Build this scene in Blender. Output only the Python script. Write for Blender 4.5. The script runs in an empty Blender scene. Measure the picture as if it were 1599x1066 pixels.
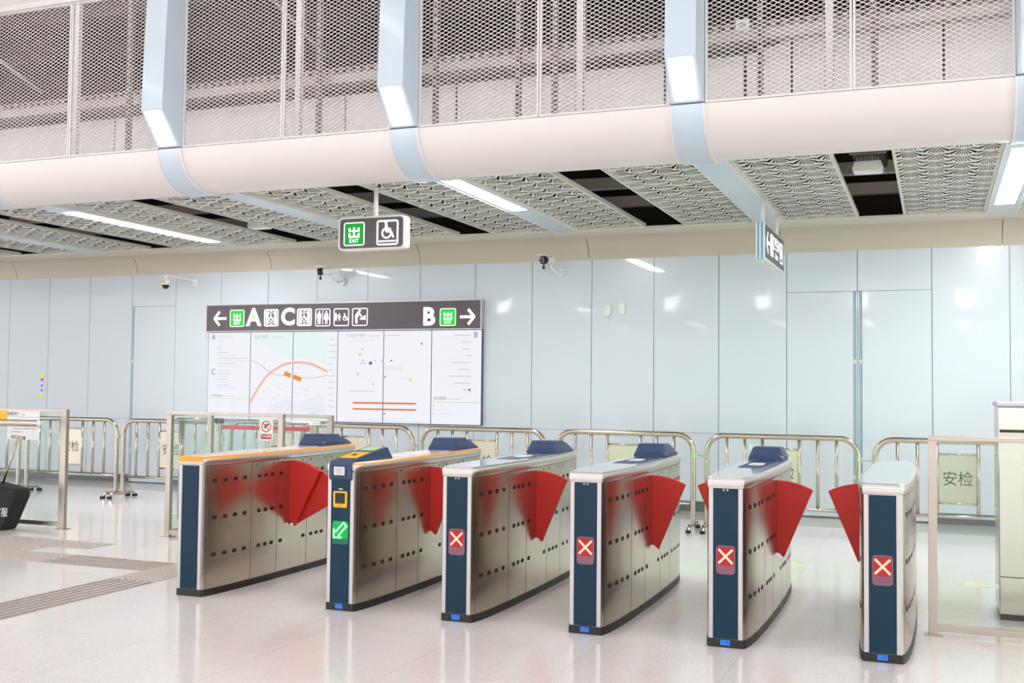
import bpy, bmesh, math, random
from mathutils import Vector, Matrix
random.seed(7)
D = bpy.data
SC = bpy.context.scene
PI = math.pi

def srgb(r, g, b):
    def f(c):
        c /= 255.0
        return c / 12.92 if c <= 0.04045 else ((c + 0.055) / 1.055) ** 2.4
    return (f(r), f(g), f(b), 1.0)

# ------------------------------------------------------------------ camera
F_PX, YAW, PITCH, ROLL = 1697.8, 0.371776, 0.0424923, 0.0103923
cy_, sy_, cp_, sp_ = math.cos(YAW), math.sin(YAW), math.cos(PITCH), math.sin(PITCH)
fwd = Vector((-sy_ * cp_, cy_ * cp_, sp_))
right0 = Vector((cy_, sy_, 0))
up0 = right0.cross(fwd)
rt = math.cos(ROLL) * right0 + math.sin(ROLL) * up0
up = -math.sin(ROLL) * right0 + math.cos(ROLL) * up0
camd = D.cameras.new('camera'); camd.sensor_width = 36.0; camd.lens = F_PX / 1599.0 * 36.0
cam = D.objects.new('camera', camd); SC.collection.objects.link(cam)
cam.matrix_world = Matrix(((rt.x, up.x, -fwd.x, 0), (rt.y, up.y, -fwd.y, 0), (rt.z, up.z, -fwd.z, 1.6), (0, 0, 0, 1)))
SC.camera = cam

# ------------------------------------------------------------------ world / exposure
w = D.worlds.new('world'); SC.world = w; w.use_nodes = True
w.node_tree.nodes['Background'].inputs[0].default_value = (0.96, 0.98, 1.0, 1)
w.node_tree.nodes['Background'].inputs[1].default_value = 1.15
SC.view_settings.view_transform = 'Standard'
SC.view_settings.look = 'None'
EXP = 1.05
SC.view_settings.exposure = EXP
K = 2.0 ** -EXP   # display level of a lit screen or symbol under this exposure
SC.view_settings.gamma = 1.0
SC.view_settings.use_curve_mapping = False
LAMP = 3.0       # strength of the rib lamp panels
STRIP = 24.0     # strength of the ceiling strips
HALL = 6.0       # strength of the unseen lamp panels put in to light the hall

# ------------------------------------------------------------------ materials
def new_mat(name):
    m = D.materials.new(name); m.use_nodes = True
    return m, m.node_tree, m.node_tree.nodes['Principled BSDF']

def mat(name, col, rough=0.5, metal=0.0, noise=0.0, nscale=40.0, bump=0.0, stretch=None, coat=0.0, emit=0.0, ecol=None, rvar=0.0):
    m, nt, p = new_mat(name)
    p.inputs['Base Color'].default_value = col
    p.inputs['Roughness'].default_value = rough
    p.inputs['Metallic'].default_value = metal
    p.inputs['Coat Weight'].default_value = coat
    if emit:
        p.inputs['Emission Color'].default_value = ecol or col
        p.inputs['Emission Strength'].default_value = emit
    if noise or bump or rvar:
        tc = nt.nodes.new('ShaderNodeTexCoord'); mp = nt.nodes.new('ShaderNodeMapping')
        nz = nt.nodes.new('ShaderNodeTexNoise'); nz.inputs['Scale'].default_value = nscale; nz.inputs['Detail'].default_value = 4
        if stretch: mp.inputs['Scale'].default_value = stretch
        nt.links.new(tc.outputs['Object'], mp.inputs[0]); nt.links.new(mp.outputs[0], nz.inputs['Vector'])
        if noise:
            mx = nt.nodes.new('ShaderNodeMix'); mx.data_type = 'RGBA'
            mx.inputs['A'].default_value = tuple(c * (1 - noise) for c in col[:3]) + (1,)
            mx.inputs['B'].default_value = tuple(min(1, c * (1 + noise)) for c in col[:3]) + (1,)
            nt.links.new(nz.outputs['Fac'], mx.inputs['Factor']); nt.links.new(mx.outputs['Result'], p.inputs['Base Color'])
        if rvar:
            mr = nt.nodes.new('ShaderNodeMapRange'); mr.inputs['To Min'].default_value = rough - rvar; mr.inputs['To Max'].default_value = rough + rvar
            nt.links.new(nz.outputs['Fac'], mr.inputs['Value']); nt.links.new(mr.outputs[0], p.inputs['Roughness'])
        if bump:
            b = nt.nodes.new('ShaderNodeBump'); b.inputs['Strength'].default_value = bump; b.inputs['Distance'].default_value = 0.002
            nt.links.new(nz.outputs['Fac'], b.inputs['Height']); nt.links.new(b.outputs[0], p.inputs['Normal'])
    return m

def emis(name, col, s):
    m, nt, p = new_mat(name)
    p.inputs['Base Color'].default_value = (0.02, 0.02, 0.02, 1); p.inputs['Roughness'].default_value = 0.4; p.inputs['Specular IOR Level'].default_value = 0.12
    p.inputs['Emission Color'].default_value = col; p.inputs['Emission Strength'].default_value = s
    return m

M = {}
M['steel'] = mat('brushed_steel', srgb(222, 216, 208), 0.30, 1.0, noise=0.05, nscale=6, stretch=(60, 60, 1.2))
M['steel_side'] = mat('brushed_steel_side', srgb(205, 196, 184), 0.22, 1.0, noise=0.05, nscale=5, stretch=(70, 70, 1.0))
M['tube'] = mat('polished_tube', srgb(186, 176, 162), 0.2, 1.0, noise=0.03, nscale=8)
M['post'] = mat('satin_post', srgb(182, 171, 160), 0.32, 1.0, noise=0.05, nscale=5, stretch=(40, 40, 1))
M['frame_al'] = mat('satin_aluminium', srgb(196, 190, 191), 0.35, 0.75, noise=0.02, nscale=30)
M['black'] = mat('black_kick', srgb(28, 28, 30), 0.45, 0, noise=0.15, nscale=30)
M['hole'] = mat('dark_slot', srgb(22, 20, 18), 0.6, 0)
M['seam'] = mat('seam_dark', srgb(60, 56, 52), 0.6, 0.2)
M['blue'] = mat('dark_blue_glass', srgb(14, 50, 72), 0.35, 0, noise=0.06, nscale=3)
M['blue'].node_tree.nodes['Principled BSDF'].inputs['Specular IOR Level'].default_value = 0.25
M['blue_hood'] = mat('blue_hood', srgb(44, 68, 106), 0.45, 0, noise=0.05, nscale=20)
M['cap'] = mat('pale_cap', srgb(206, 218, 226), 0.16, 0.35, noise=0.02, nscale=8, coat=0.5)
M['cap_warm'] = mat('white_cap', srgb(240, 226, 222), 0.2, 0.2, noise=0.02, nscale=8, coat=0.5)
M['orange'] = mat('orange_trim', srgb(250, 168, 50), 0.35, 0)
M['yellow'] = mat('yellow_plastic', srgb(245, 190, 30), 0.4, 0)
M['red'] = mat('red_flap', srgb(198, 34, 22), 0.5, 0, noise=0.05, nscale=10)
M['white'] = mat('white_plastic', srgb(235, 235, 232), 0.45)
M['white_metal'] = mat('white_painted_metal', srgb(232, 230, 228), 0.4, 0, noise=0.02, nscale=20)
M['panel_wall'] = mat('pale_blue_enamel', srgb(211, 221, 228), 0.24, 0, noise=0.01, nscale=1.5, coat=0.5)
M['panel_reveal'] = mat('blue_reveal', srgb(150, 180, 196), 0.25)
M['joint'] = mat('joint_dark', srgb(104, 130, 144), 0.6)
M['cornice'] = mat('beige_cornice', srgb(203, 195, 177), 0.4, 0, noise=0.02, nscale=2)
M['cornice_lip'] = mat('pale_lip', srgb(222, 218, 204), 0.4)
M['bulk'] = mat('cream_bulkhead', srgb(238, 232, 228), 0.32, 0, noise=0.01, nscale=2)
M['rib'] = mat('pale_blue_rib', srgb(205, 220, 232), 0.3, 0, noise=0.01, nscale=3, coat=0.2)
M['mesh'] = mat('mesh_paint', srgb(238, 230, 228), 0.5, 0)
M['void'] = mat('void_concrete', srgb(108, 94, 88), 0.9, 0, noise=0.15, nscale=2)
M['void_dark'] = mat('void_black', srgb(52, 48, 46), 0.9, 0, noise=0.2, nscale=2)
M['liner'] = mat('grey_liner_board', srgb(244, 240, 240), 0.7, 0, noise=0.03, nscale=3)
M['galv'] = mat('galvanised_steel', srgb(168, 158, 152), 0.5, 0.5, noise=0.1, nscale=12)
M['slab'] = mat('painted_beam', srgb(176, 168, 162), 0.9, noise=0.1, nscale=4)
M['base'] = mat('dark_granite_base', srgb(96, 100, 106), 0.3, 0, noise=0.35, nscale=60)
M['border'] = mat('grey_granite_border', srgb(186, 180, 172), 0.2, 0, noise=0.12, nscale=90)
M['tact'] = mat('tactile_beige', srgb(184, 174, 168), 0.5, 0, noise=0.08, nscale=60)
M['lamp'] = emis('lamp_panel', (1.0, 0.99, 1.0, 1), LAMP)
M['lamp_strip'] = emis('lamp_strip', (1.0, 0.99, 1.0, 1), STRIP)
M['lamp_far'] = emis('far_lamp_panel', (1.0, 0.99, 1.0, 1), 9.0)
M['lamp_hall'] = emis('hall_lamp_panel', (1.0, 0.99, 1.0, 1), HALL)
M['sign_face'] = mat('sign_dark_grey', srgb(92, 84, 88), 0.35, 0, noise=0.02, nscale=5)
M['sign_white'] = emis('sign_white_light', (0.93, 0.92, 1.0, 1), 1.6 * K)
M['sign_green'] = emis('sign_green_light', srgb(10, 190, 62), 0.75 * K)
M['sign_green_b'] = emis('sign_green_bright', srgb(20, 225, 50), 1.0 * K)
M['screen'] = emis('screen_white', (0.93, 0.935, 1.0, 1), 0.93 * K)
M['screen_teal'] = emis('screen_teal', srgb(236, 249, 249), 0.93 * K)
M['screen_lav'] = emis('screen_lavender', srgb(240, 242, 252), 0.93 * K)
M['bezel'] = mat('screen_bezel', srgb(62, 62, 120), 0.3)
M['ink_orange'] = emis('ink_orange', srgb(238, 130, 60), 0.85 * K)
M['ink_peach'] = emis('ink_peach', srgb(250, 196, 164), 0.9 * K)
M['ink_amber'] = emis('ink_amber', srgb(246, 150, 40), 0.9 * K)
M['ink_pink'] = emis('ink_pink', srgb(226, 170, 176), 0.85 * K)
M['ink_blue'] = emis('ink_blue', srgb(110, 120, 190), 0.7 * K)
M['ink_grey'] = emis('ink_grey', srgb(196, 200, 214), 0.85 * K)
M['ink_line'] = emis('ink_line', srgb(222, 226, 236), 0.9 * K)
M['ink_dark'] = emis('ink_dark', srgb(100, 104, 120), 0.7 * K)
M['ink_yellow'] = emis('ink_yellow', srgb(236, 236, 40), 0.9 * K)
M['ink_green'] = emis('ink_green', srgb(190, 236, 160), 0.9 * K)
M['led_red_glass'] = emis('led_red_glass', srgb(214, 48, 58), 0.72 * K)
M['led_red_dim'] = emis('led_dim_glass', srgb(160, 104, 124), 0.8 * K)
M['led_x'] = emis('led_x', (1.0, 0.20, 0.10, 1), 2.4 * K)
M['led_core'] = emis('led_core', (1.0, 0.72, 0.55, 1), 2.0 * K)
M['led_green_glass'] = emis('led_green_glass', (0.0, 0.50, 0.08, 1), 1.0 * K)
M['led_green'] = emis('led_green', (0.05, 1.0, 0.15, 1), 2.0 * K)
M['led_green_dim'] = emis('led_green_dim', (0.02, 0.2, 0.12, 1), 0.8 * K)
M['led_green_core'] = emis('led_green_core', (0.6, 1.0, 0.75, 1), 2.5 * K)
M['led_green_far'] = emis('led_green_far', (0.0, 1.0, 0.16, 1), 95.0)
M['num_blue'] = mat('number_blue', srgb(40, 120, 225), 0.4, emit=0.15)
M['num_dark'] = mat('number_dark', srgb(16, 40, 90), 0.5)
M['lcd'] = emis('reader_lcd', srgb(236, 234, 244), 0.9 * K)
M['cctv_black'] = mat('cctv_black', srgb(26, 24, 28), 0.3)
M['ink_plate'] = mat('plate_ink', srgb(40, 74, 66), 0.6)
M['plate'] = mat('steel_plate', srgb(206, 196, 182), 0.38, 0.9, noise=0.05, nscale=4, stretch=(1, 1, 30))
M['paper'] = mat('white_paper', srgb(236, 236, 240), 0.5)
M['ink_black'] = mat('ink_black', srgb(60, 60, 66), 0.6)
M['ink_red'] = mat('ink_red', srgb(196, 44, 56), 0.5)
M['belt'] = mat('red_belt', srgb(226, 70, 84), 0.6)
M['bag'] = mat('black_fabric', srgb(26, 25, 26), 0.75, 0, noise=0.3, nscale=120, bump=0.3)
M['green_print'] = mat('green_print', srgb(170, 214, 140), 0.5)
M['sign_blue'] = mat('sign_blue_edge', srgb(60, 164, 214), 0.35)
M['rubber'] = mat('rubber', srgb(34, 33, 34), 0.7)
M['floor_yellow'] = mat('pale_yellow_print', srgb(236, 230, 190), 0.3)

def glass_mat():
    m = D.materials.new('clear_glass'); m.use_nodes = True; nt = m.node_tree; nt.nodes.clear()
    out = nt.nodes.new('ShaderNodeOutputMaterial'); tr = nt.nodes.new('ShaderNodeBsdfTransparent'); gl = nt.nodes.new('ShaderNodeBsdfGlossy')
    mx = nt.nodes.new('ShaderNodeMixShader'); fr = nt.nodes.new('ShaderNodeFresnel')
    fr.inputs[0].default_value = 1.5
    ge = nt.nodes.new('ShaderNodeNewGeometry'); mu = nt.nodes.new('ShaderNodeMath'); mu.operation = 'MULTIPLY'; su = nt.nodes.new('ShaderNodeMath'); su.operation = 'SUBTRACT'
    su.inputs[0].default_value = 1.0; nt.links.new(ge.outputs['Backfacing'], su.inputs[1]); nt.links.new(su.outputs[0], mu.inputs[0]); nt.links.new(fr.outputs[0], mu.inputs[1])
    tr.inputs[0].default_value = (0.93, 0.965, 0.95, 1); gl.inputs['Roughness'].default_value = 0.02
    nt.links.new(mu.outputs[0], mx.inputs[0]); nt.links.new(tr.outputs[0], mx.inputs[1]); nt.links.new(gl.outputs[0], mx.inputs[2])
    nt.links.new(mx.outputs[0], out.inputs[0])
    return m
M['glass'] = glass_mat()

class NB:
    """tiny node expression builder"""
    def __init__(s, nt): s.nt = nt
    def m(s, op, a, b=None, c=None):
        n = s.nt.nodes.new('ShaderNodeMath'); n.operation = op
        for i, v in enumerate((a, b, c)):
            if v is None: continue
            if isinstance(v, (int, float)): n.inputs[i].default_value = v
            else: s.nt.links.new(v, n.inputs[i])
        return n.outputs[0]

def floor_mat():
    m, nt, p = new_mat('polished_terrazzo'); N = NB(nt)
    tc = nt.nodes.new('ShaderNodeTexCoord'); sx = nt.nodes.new('ShaderNodeSeparateXYZ'); nt.links.new(tc.outputs['Object'], sx.inputs[0])
    T = 0.873
    def edge(o, off):
        fr = N.m('FRACT', N.m('DIVIDE', N.m('ADD', o, off), T))
        d = N.m('MINIMUM', fr, N.m('SUBTRACT', 1.0, fr))
        return N.m('LESS_THAN', d, 0.0035)
    ln = N.m('MAXIMUM', edge(sx.outputs[0], 50.0), edge(sx.outputs[1], 50.3))
    nz = nt.nodes.new('ShaderNodeTexNoise'); nz.inputs['Scale'].default_value = 170; nz.inputs['Detail'].default_value = 2
    nz2 = nt.nodes.new('ShaderNodeTexVoronoi'); nz2.inputs['Scale'].default_value = 140
    nt.links.new(tc.outputs['Object'], nz.inputs['Vector']); nt.links.new(tc.outputs['Object'], nz2.inputs['Vector'])
    # per-tile tone
    cmb = nt.nodes.new('ShaderNodeCombineXYZ')
    nt.links.new(N.m('FLOOR', N.m('DIVIDE', N.m('ADD', sx.outputs[0], 50.0), T)), cmb.inputs[0])
    nt.links.new(N.m('FLOOR', N.m('DIVIDE', N.m('ADD', sx.outputs[1], 50.3), T)), cmb.inputs[1])
    wn = nt.nodes.new('ShaderNodeTexWhiteNoise'); wn.noise_dimensions = '2D'; nt.links.new(cmb.outputs[0], wn.inputs['Vector'])
    cr = nt.nodes.new('ShaderNodeValToRGB')
    e = cr.color_ramp.elements; e[0].position = 0.32; e[0].color = srgb(206, 200, 197); e[1].position = 0.62; e[1].color = srgb(239, 235, 233)
    mixv = N.m('ADD', N.m('MULTIPLY', nz.outputs['Fac'], 0.62), N.m('ADD', N.m('MULTIPLY', nz2.outputs['Distance'], 0.42), N.m('MULTIPLY', wn.outputs['Value'], 0.06)))
    nt.links.new(mixv, cr.inputs[0])
    mx = nt.nodes.new('ShaderNodeMix'); mx.data_type = 'RGBA'
    nt.links.new(N.m('MULTIPLY', ln, 0.22), mx.inputs['Factor']); nt.links.new(cr.outputs[0], mx.inputs['A']); mx.inputs['B'].default_value = srgb(150, 142, 136)
    nt.links.new(mx.outputs['Result'], p.inputs['Base Color'])
    p.inputs['Roughness'].default_value = 0.13
    p.inputs['IOR'].default_value = 1.55
    return m
M['floor'] = floor_mat()

def perf_mat():
    """white metal sheet with fan-shaped cut-outs"""
    m, nt, p = new_mat('fan_perforated_sheet'); N = NB(nt)
    p.inputs['Base Color'].default_value = srgb(222, 222, 212); p.inputs['Roughness'].default_value = 0.45
    tc = nt.nodes.new('ShaderNodeTexCoord'); sx = nt.nodes.new('ShaderNodeSeparateXYZ'); nt.links.new(tc.outputs['Object'], sx.inputs[0])
    CW, CH = 0.2225, 0.315
    X = N.m('DIVIDE', N.m('ADD', sx.outputs[0], 100.0), CW)
    par = N.m('MULTIPLY', N.m('MODULO', N.m('FLOOR', X), 2.0), 0.45)
    Y = N.m('ADD', N.m('DIVIDE', N.m('ADD', sx.outputs[1], 36.0), CH), par)
    qx = N.m('MULTIPLY', N.m('SUBTRACT', N.m('FRACT', X), 0.5), 2.0)
    qy = N.m('FRACT', Y)
    ax = N.m('MULTIPLY', qx, 1.69)
    aq = N.m('ABSOLUTE', qx)
    th = N.m('ARCTAN2', N.m('ABSOLUTE', ax), qy)
    rho = N.m('SQRT', N.m('ADD', N.m('MULTIPLY', ax, ax), N.m('MULTIPLY', qy, qy)))
    ray = N.m('ABSOLUTE', N.m('SUBTRACT', N.m('FRACT', N.m('DIVIDE', th, 0.33)), 0.56))
    wedge = N.m('LESS_THAN', ray, 0.23)
    lim_in = N.m('GREATER_THAN', rho, N.m('ADD', 0.13, N.m('MULTIPLY', th, 0.16)))
    low = N.m('LESS_THAN', qy, N.m('SUBTRACT', 0.86, N.m('MULTIPLY', N.m('MULTIPLY', aq, aq), 0.16)))
    fwdm = N.m('MULTIPLY', N.m('GREATER_THAN', qy, 0.04), N.m('LESS_THAN', aq, 0.985))
    holes = N.m('MULTIPLY', N.m('MULTIPLY', wedge, lim_in), N.m('MULTIPLY', low, fwdm))
    tr = nt.nodes.new('ShaderNodeBsdfTransparent'); mx = nt.nodes.new('ShaderNodeMixShader')
    out = nt.nodes['Material Output']
    nt.links.new(holes, mx.inputs[0]); nt.links.new(p.outputs[0], mx.inputs[1]); nt.links.new(tr.outputs[0], mx.inputs[2])
    nt.links.new(mx.outputs[0], out.inputs[0])
    return m
M['perf'] = perf_mat()

# ------------------------------------------------------------------ mesh helpers
class B:
    def __init__(s): s.bm = bmesh.new(); s.mats = []
    def mi(s, mt):
        if mt not in s.mats: s.mats.append(mt)
        return s.mats.index(mt)
    def box(s, x0, x1, y0, y1, z0, z1, mt, rot=None, piv=None):
        i = s.mi(mt); vs = []
        for x in (x0, x1):
            for y in (y0, y1):
                for z in (z0, z1):
                    v = Vector((x, y, z))
                    if rot: v = rot @ (v - piv) + piv
                    vs.append(s.bm.verts.new(v))
        for q in ((0, 1, 3, 2), (4, 6, 7, 5), (0, 4, 5, 1), (2, 3, 7, 6), (0, 2, 6, 4), (1, 5, 7, 3)):
            f = s.bm.faces.new([vs[k] for k in q]); f.material_index = i
        return s
    def prism(s, pts, a, b, axis, mt, smooth=False):
        """polygon pts (2D) extruded along axis from a to b. axis 'x': pts=(y,z); 'y': pts=(x,z); 'z': pts=(x,y)"""
        i = s.mi(mt)
        def P(p, t):
            return {'x': (t, p[0], p[1]), 'y': (p[0], t, p[1]), 'z': (p[0], p[1], t)}[axis]
        A = [s.bm.verts.new(P(p, a)) for p in pts]; C = [s.bm.verts.new(P(p, b)) for p in pts]
        n = len(pts)
        for k in range(n):
            f = s.bm.faces.new((A[k], A[(k + 1) % n], C[(k + 1) % n], C[k])); f.material_index = i; f.smooth = smooth
        f = s.bm.faces.new(list(reversed(A))); f.material_index = i
        f = s.bm.faces.new(C); f.material_index = i
        return s
    def tube(s, pts, r, mt, n=12, caps=True):
        i = s.mi(mt); pts = [Vector(p) for p in pts]; rings = []
        t0 = (pts[1] - pts[0]).normalized()
        u = t0.cross(Vector((0, 0, 1)))
        if u.length < 1e-3: u = t0.cross(Vector((0, 1, 0)))
        u.normalize()
        for k, p in enumerate(pts):
            if k == 0: t = pts[1] - pts[0]
            elif k == len(pts) - 1: t = pts[-1] - pts[-2]
            else: t = (pts[k + 1] - p).normalized() + (p - pts[k - 1]).normalized()
            t.normalize()
            u = (u - t * u.dot(t)).normalized(); v = t.cross(u)
            rr = r[k] if isinstance(r, (list, tuple)) else r
            rings.append([s.bm.verts.new(p + (u * math.cos(2 * PI * j / n) + v * math.sin(2 * PI * j / n)) * rr) for j in range(n)])
        for a, b in zip(rings, rings[1:]):
            for j in range(n):
                f = s.bm.faces.new((a[j], a[(j + 1) % n], b[(j + 1) % n], b[j])); f.smooth = True; f.material_index = i
        if caps:
            f = s.bm.faces.new(list(reversed(rings[0]))); f.material_index = i
            f = s.bm.faces.new(rings[-1]); f.material_index = i
        return s
    def loft(s, rings, mt, smooth=True, closed=True, cap=(True, True)):
        i = s.mi(mt); R = [[s.bm.verts.new(p) for p in r] for r in rings]; n = len(rings[0])
        for a, b in zip(R, R[1:]):
            for j in range(n if closed else n - 1):
                f = s.bm.faces.new((a[j], a[(j + 1) % n], b[(j + 1) % n], b[j])); f.smooth = smooth; f.material_index = i
        if cap[0]: f = s.bm.faces.new(list(reversed(R[0]))); f.material_index = i
        if cap[1]: f = s.bm.faces.new(R[-1]); f.material_index = i
        return s
    def face(s, pts, mt):
        f = s.bm.faces.new([s.bm.verts.new(p) for p in pts]); f.material_index = s.mi(mt); return s
    def build(s, name, parent=None, bevel=0.0, segs=2, loc=None):
        bmesh.ops.recalc_face_normals(s.bm, faces=s.bm.faces)
        for e in s.bm.edges:
            if len(e.link_faces) == 2 and e.calc_face_angle(0) > 0.5: e.smooth = False
        me = D.meshes.new(name); s.bm.to_mesh(me); s.bm.free()
        for mt in s.mats: me.materials.append(M[mt])
        o = D.objects.new(name, me); SC.collection.objects.link(o)
        if parent: o.parent = parent
        if loc: o.location = loc
        if bevel:
            md = o.modifiers.new('bevel', 'BEVEL'); md.width = bevel; md.segments = segs; md.limit_method = 'ANGLE'; md.angle_limit = math.radians(40)
            md.harden_normals = False
        return o

def tag(o, label, cat, group=None, kind=None):
    if label: o['label'] = label
    if cat: o['category'] = cat
    if group: o['group'] = group
    if kind: o['kind'] = kind
    return o
def struct(o): o['kind'] = 'structure'; return o
def empty(name, loc=(0, 0, 0), rz=0.0):
    o = D.objects.new(name, None); SC.collection.objects.link(o); o.location = loc; o.rotation_euler = (0, 0, rz); o.empty_display_size = 0.1
    return o
def copy_tree(o, parent=None):
    c = o.copy(); SC.collection.objects.link(c)
    if parent: c.parent = parent
    for ch in list(o.children): copy_tree(ch, c)
    return c

def rrect(cx, cz, w, h, r, n=5):
    pts = []
    for (sx, sz, a0) in ((1, 1, 0), (-1, 1, 90), (-1, -1, 180), (1, -1, 270)):
        for k in range(n + 1):
            a = math.radians(a0 + 90 * k / n)
            pts.append((cx + sx * (w / 2 - r) + r * math.cos(a), cz + sz * (h / 2 - r) + r * math.sin(a)))
    return pts
def ring_rrect(b, cx, cz, w, h, r, t, y0, y1, mt, n=5):
    """rounded rectangular outline (frame) extruded along y"""
    o = rrect(cx, cz, w, h, r, n); i_ = rrect(cx, cz, w - 2 * t, h - 2 * t, max(r - t, 0.001), n)
    N = len(o); k = b.mi(mt)
    vo0 = [b.bm.verts.new((p[0], y0, p[1])) for p in o]; vi0 = [b.bm.verts.new((p[0], y0, p[1])) for p in i_]
    vo1 = [b.bm.verts.new((p[0], y1, p[1])) for p in o]; vi1 = [b.bm.verts.new((p[0], y1, p[1])) for p in i_]
    for j in range(N):
        q = (j + 1) % N
        for A, C in ((vo0, vi0), (vi0, vi1), (vi1, vo1), (vo1, vo0)):
            f = b.bm.faces.new((A[j], A[q], C[q], C[j])); f.material_index = k

def text_obj(name, s, size, mt, parent=None, M4=None, depth=0.001, align='CENTER', bold=0.0, sx=1.0):
    """lettering as a mesh; local text plane is XZ (reading from -Y)"""
    cu = D.curves.new(name + '_curve', 'FONT'); cu.body = s; cu.size = size; cu.extrude = depth; cu.align_x = align; cu.align_y = 'CENTER'
    cu.resolution_u = 3; cu.offset = bold
    t = D.objects.new(name + '_tmp', cu); SC.collection.objects.link(t)
    dg = bpy.context.evaluated_depsgraph_get(); dg.update()
    me = D.meshes.new_from_object(t.evaluated_get(dg)); me.name = name
    D.objects.remove(t); D.curves.remove(cu)
    me.transform(Matrix.Rotation(PI / 2, 4, 'X') @ Matrix.Diagonal((sx, 1, 1, 1)))
    if M4 is not None: me.transform(M4)
    me.materials.clear(); me.materials.append(M[mt])
    for pl in me.polygons: pl.material_index = 0
    o = D.objects.new(name, me); SC.collection.objects.link(o)
    if parent: o.parent = parent
    return o
T = Matrix.Translation

# ================================================================== SETTING
XL, XR = -24.0, 7.0
YW = 14.3
PJ = [-14.88 + 0.873 * k for k in range(-11, 26)]           # panel joints
# floor
b = B(); b.box(XL - 6, XR + 8, -14, YW + 0.3, -0.05, 0, 'floor'); struct(b.build('floor'))
b = B(); b.box(XL, XR, 13.35, YW - 0.022, 0.0, 0.003, 'border'); struct(b.build('trim_1'))
# back wall of enamel panels
b = B()
b.box(XL, XR, YW + 0.018, YW + 0.2, 0, 3.6, 'joint')
g = 0.004
DOORB = {round(-12.30, 1), round(-1.87, 1), round(-1.0, 1)}
for x0, x1 in zip(PJ, PJ[1:]):
    if x1 < XL or x0 > XR: continue
    isd = any(abs(x0 - d) < 0.2 for d in (-12.261, -1.785, -0.912))
    zz = [(2.86, 3.40)] if isd else [(1.03, 3.40), (0.13, 1.03)]
    for z0, z1 in zz:
        b.box(x0 + g, x1 - g, YW, YW + 0.02, z0 + g * 0.6, z1 - g * 0.6, 'panel_wall')
struct(b.build('wall_back'))
bays = [(a, c) for a, c in zip(PJ, PJ[1:]) if any(abs(a - d) < 0.2 for d in (-12.261, -1.785, -0.912))]
dspec = [('left', bays[0]), ('right', bays[1]), ('left', bays[2])]
for k, (side, (a, c)) in enumerate(dspec):
    b = B()
    r0, r1 = (a + g + 0.012, a + g + 0.052) if side == 'left' else (c - g - 0.052, c - g - 0.012)
    if side == 'left':
        b.box(a + g, r0, YW, YW + 0.02, 0.02, 2.857, 'panel_wall'); b.box(r1, c - g, YW, YW + 0.02, 0.02, 2.857, 'panel_wall')
    else:
        b.box(a + g, r0, YW, YW + 0.02, 0.02, 2.857, 'panel_wall'); b.box(r1, c - g, YW, YW + 0.02, 0.02, 2.857, 'panel_wall')
    b.box(r0, r1, YW + 0.008, YW + 0.02, 0.02, 2.857, 'panel_reveal')  # recessed strip, its darker blue paints in the shadow line
    d = struct(b.build('door_%d' % (k + 1)))
    h = B()
    for z in (0.5, 1.95):
        h.box((r0 + r1) / 2 - 0.012, (r0 + r1) / 2 + 0.012, YW - 0.006, YW + 0.01, z, z + 0.05, 'white_metal')
    h.build('hinge', d)
# baseboard
b = B()
segs = [(XL, bays[0][0]), (bays[0][1], bays[1][0]), (bays[2][1], XR)]
for s0, s1 in segs: b.box(s0, s1, YW - 0.02, YW + 0.015, 0, 0.13, 'base')
for a, c in bays: b.box(a, c, YW - 0.012, YW + 0.0, 0, 0.018, 'base')
struct(b.build('baseboard_back'))
# curved cornice over the wall, in lengths with open joints
CJ = [-19.9, -17.3, -14.74, -12.16, -9.59, -7.03, -4.45, -1.86, 0.757, 3.37, XR]
prof = [(14.30, 3.372), (14.292, 3.43), (14.275, 3.49), (14.25, 3.55), (14.21, 3.605), (14.15, 3.65), (14.07, 3.675)]
b = B()
for c0, c1 in zip([XL] + CJ, CJ):
    x0, x1 = c0 + 0.004, c1 - 0.004
    b.loft([[(x0, y, z) for y, z in prof] , [(x1, y, z) for y, z in prof]], 'cornice', closed=False, cap=(False, False))
b.box(XL, XR, 14.305, 14.5, 3.37, 3.9, 'joint')
b.box(XL, XR, 14.06, 14.3, 3.676, 3.72, 'cornice_lip')
b.box(XL, XR, 13.6, 14.08, 3.672, 3.70, 'cornice_lip')
struct(b.build('trim_2'))

# bulkhead ---------------------------------------------------------
BP = [(8.82, 3.955), (8.832, 3.89), (8.855, 3.825), (8.89, 3.765), (8.935, 3.715), (8.99, 3.672), (9.055, 3.635), (9.13, 3.606), (9.21, 3.590), (9.30, 3.584), (9.42, 3.592), (9.55, 3.62), (9.66, 3.652), (9.74, 3.69)]
b = B()
b.loft([[(XL, y, z) for y, z in BP], [(XR, y, z) for y, z in BP]], 'bulk', closed=False, cap=(False, False))
b.box(XL, XR, 8.85, 10.8, 3.90, 3.957, 'liner')
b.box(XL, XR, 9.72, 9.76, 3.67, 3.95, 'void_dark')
struct(b.build('trim_3'))

# coffered service ceiling of the vault (over the hall)
L, X0 = 2.62, 0.715
VP = [(8.82, 5.64), (8.3, 6.15), (7.4, 6.6), (6.2, 6.95), (4.7, 7.15), (3.1, 7.2)]
VPm = VP + [(6.2 - y, z) for y, z in reversed(VP[:-1])]
b = B()
b.loft([[(XL, y, z) for y, z in VPm], [(XR + 4, y, z) for y, z in VPm]], 'bulk', closed=False, cap=(False, False))
b.box(XL, XR, 8.79, 8.86, 5.60, 5.66, 'white_metal')
struct(b.build('ceiling'))
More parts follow.
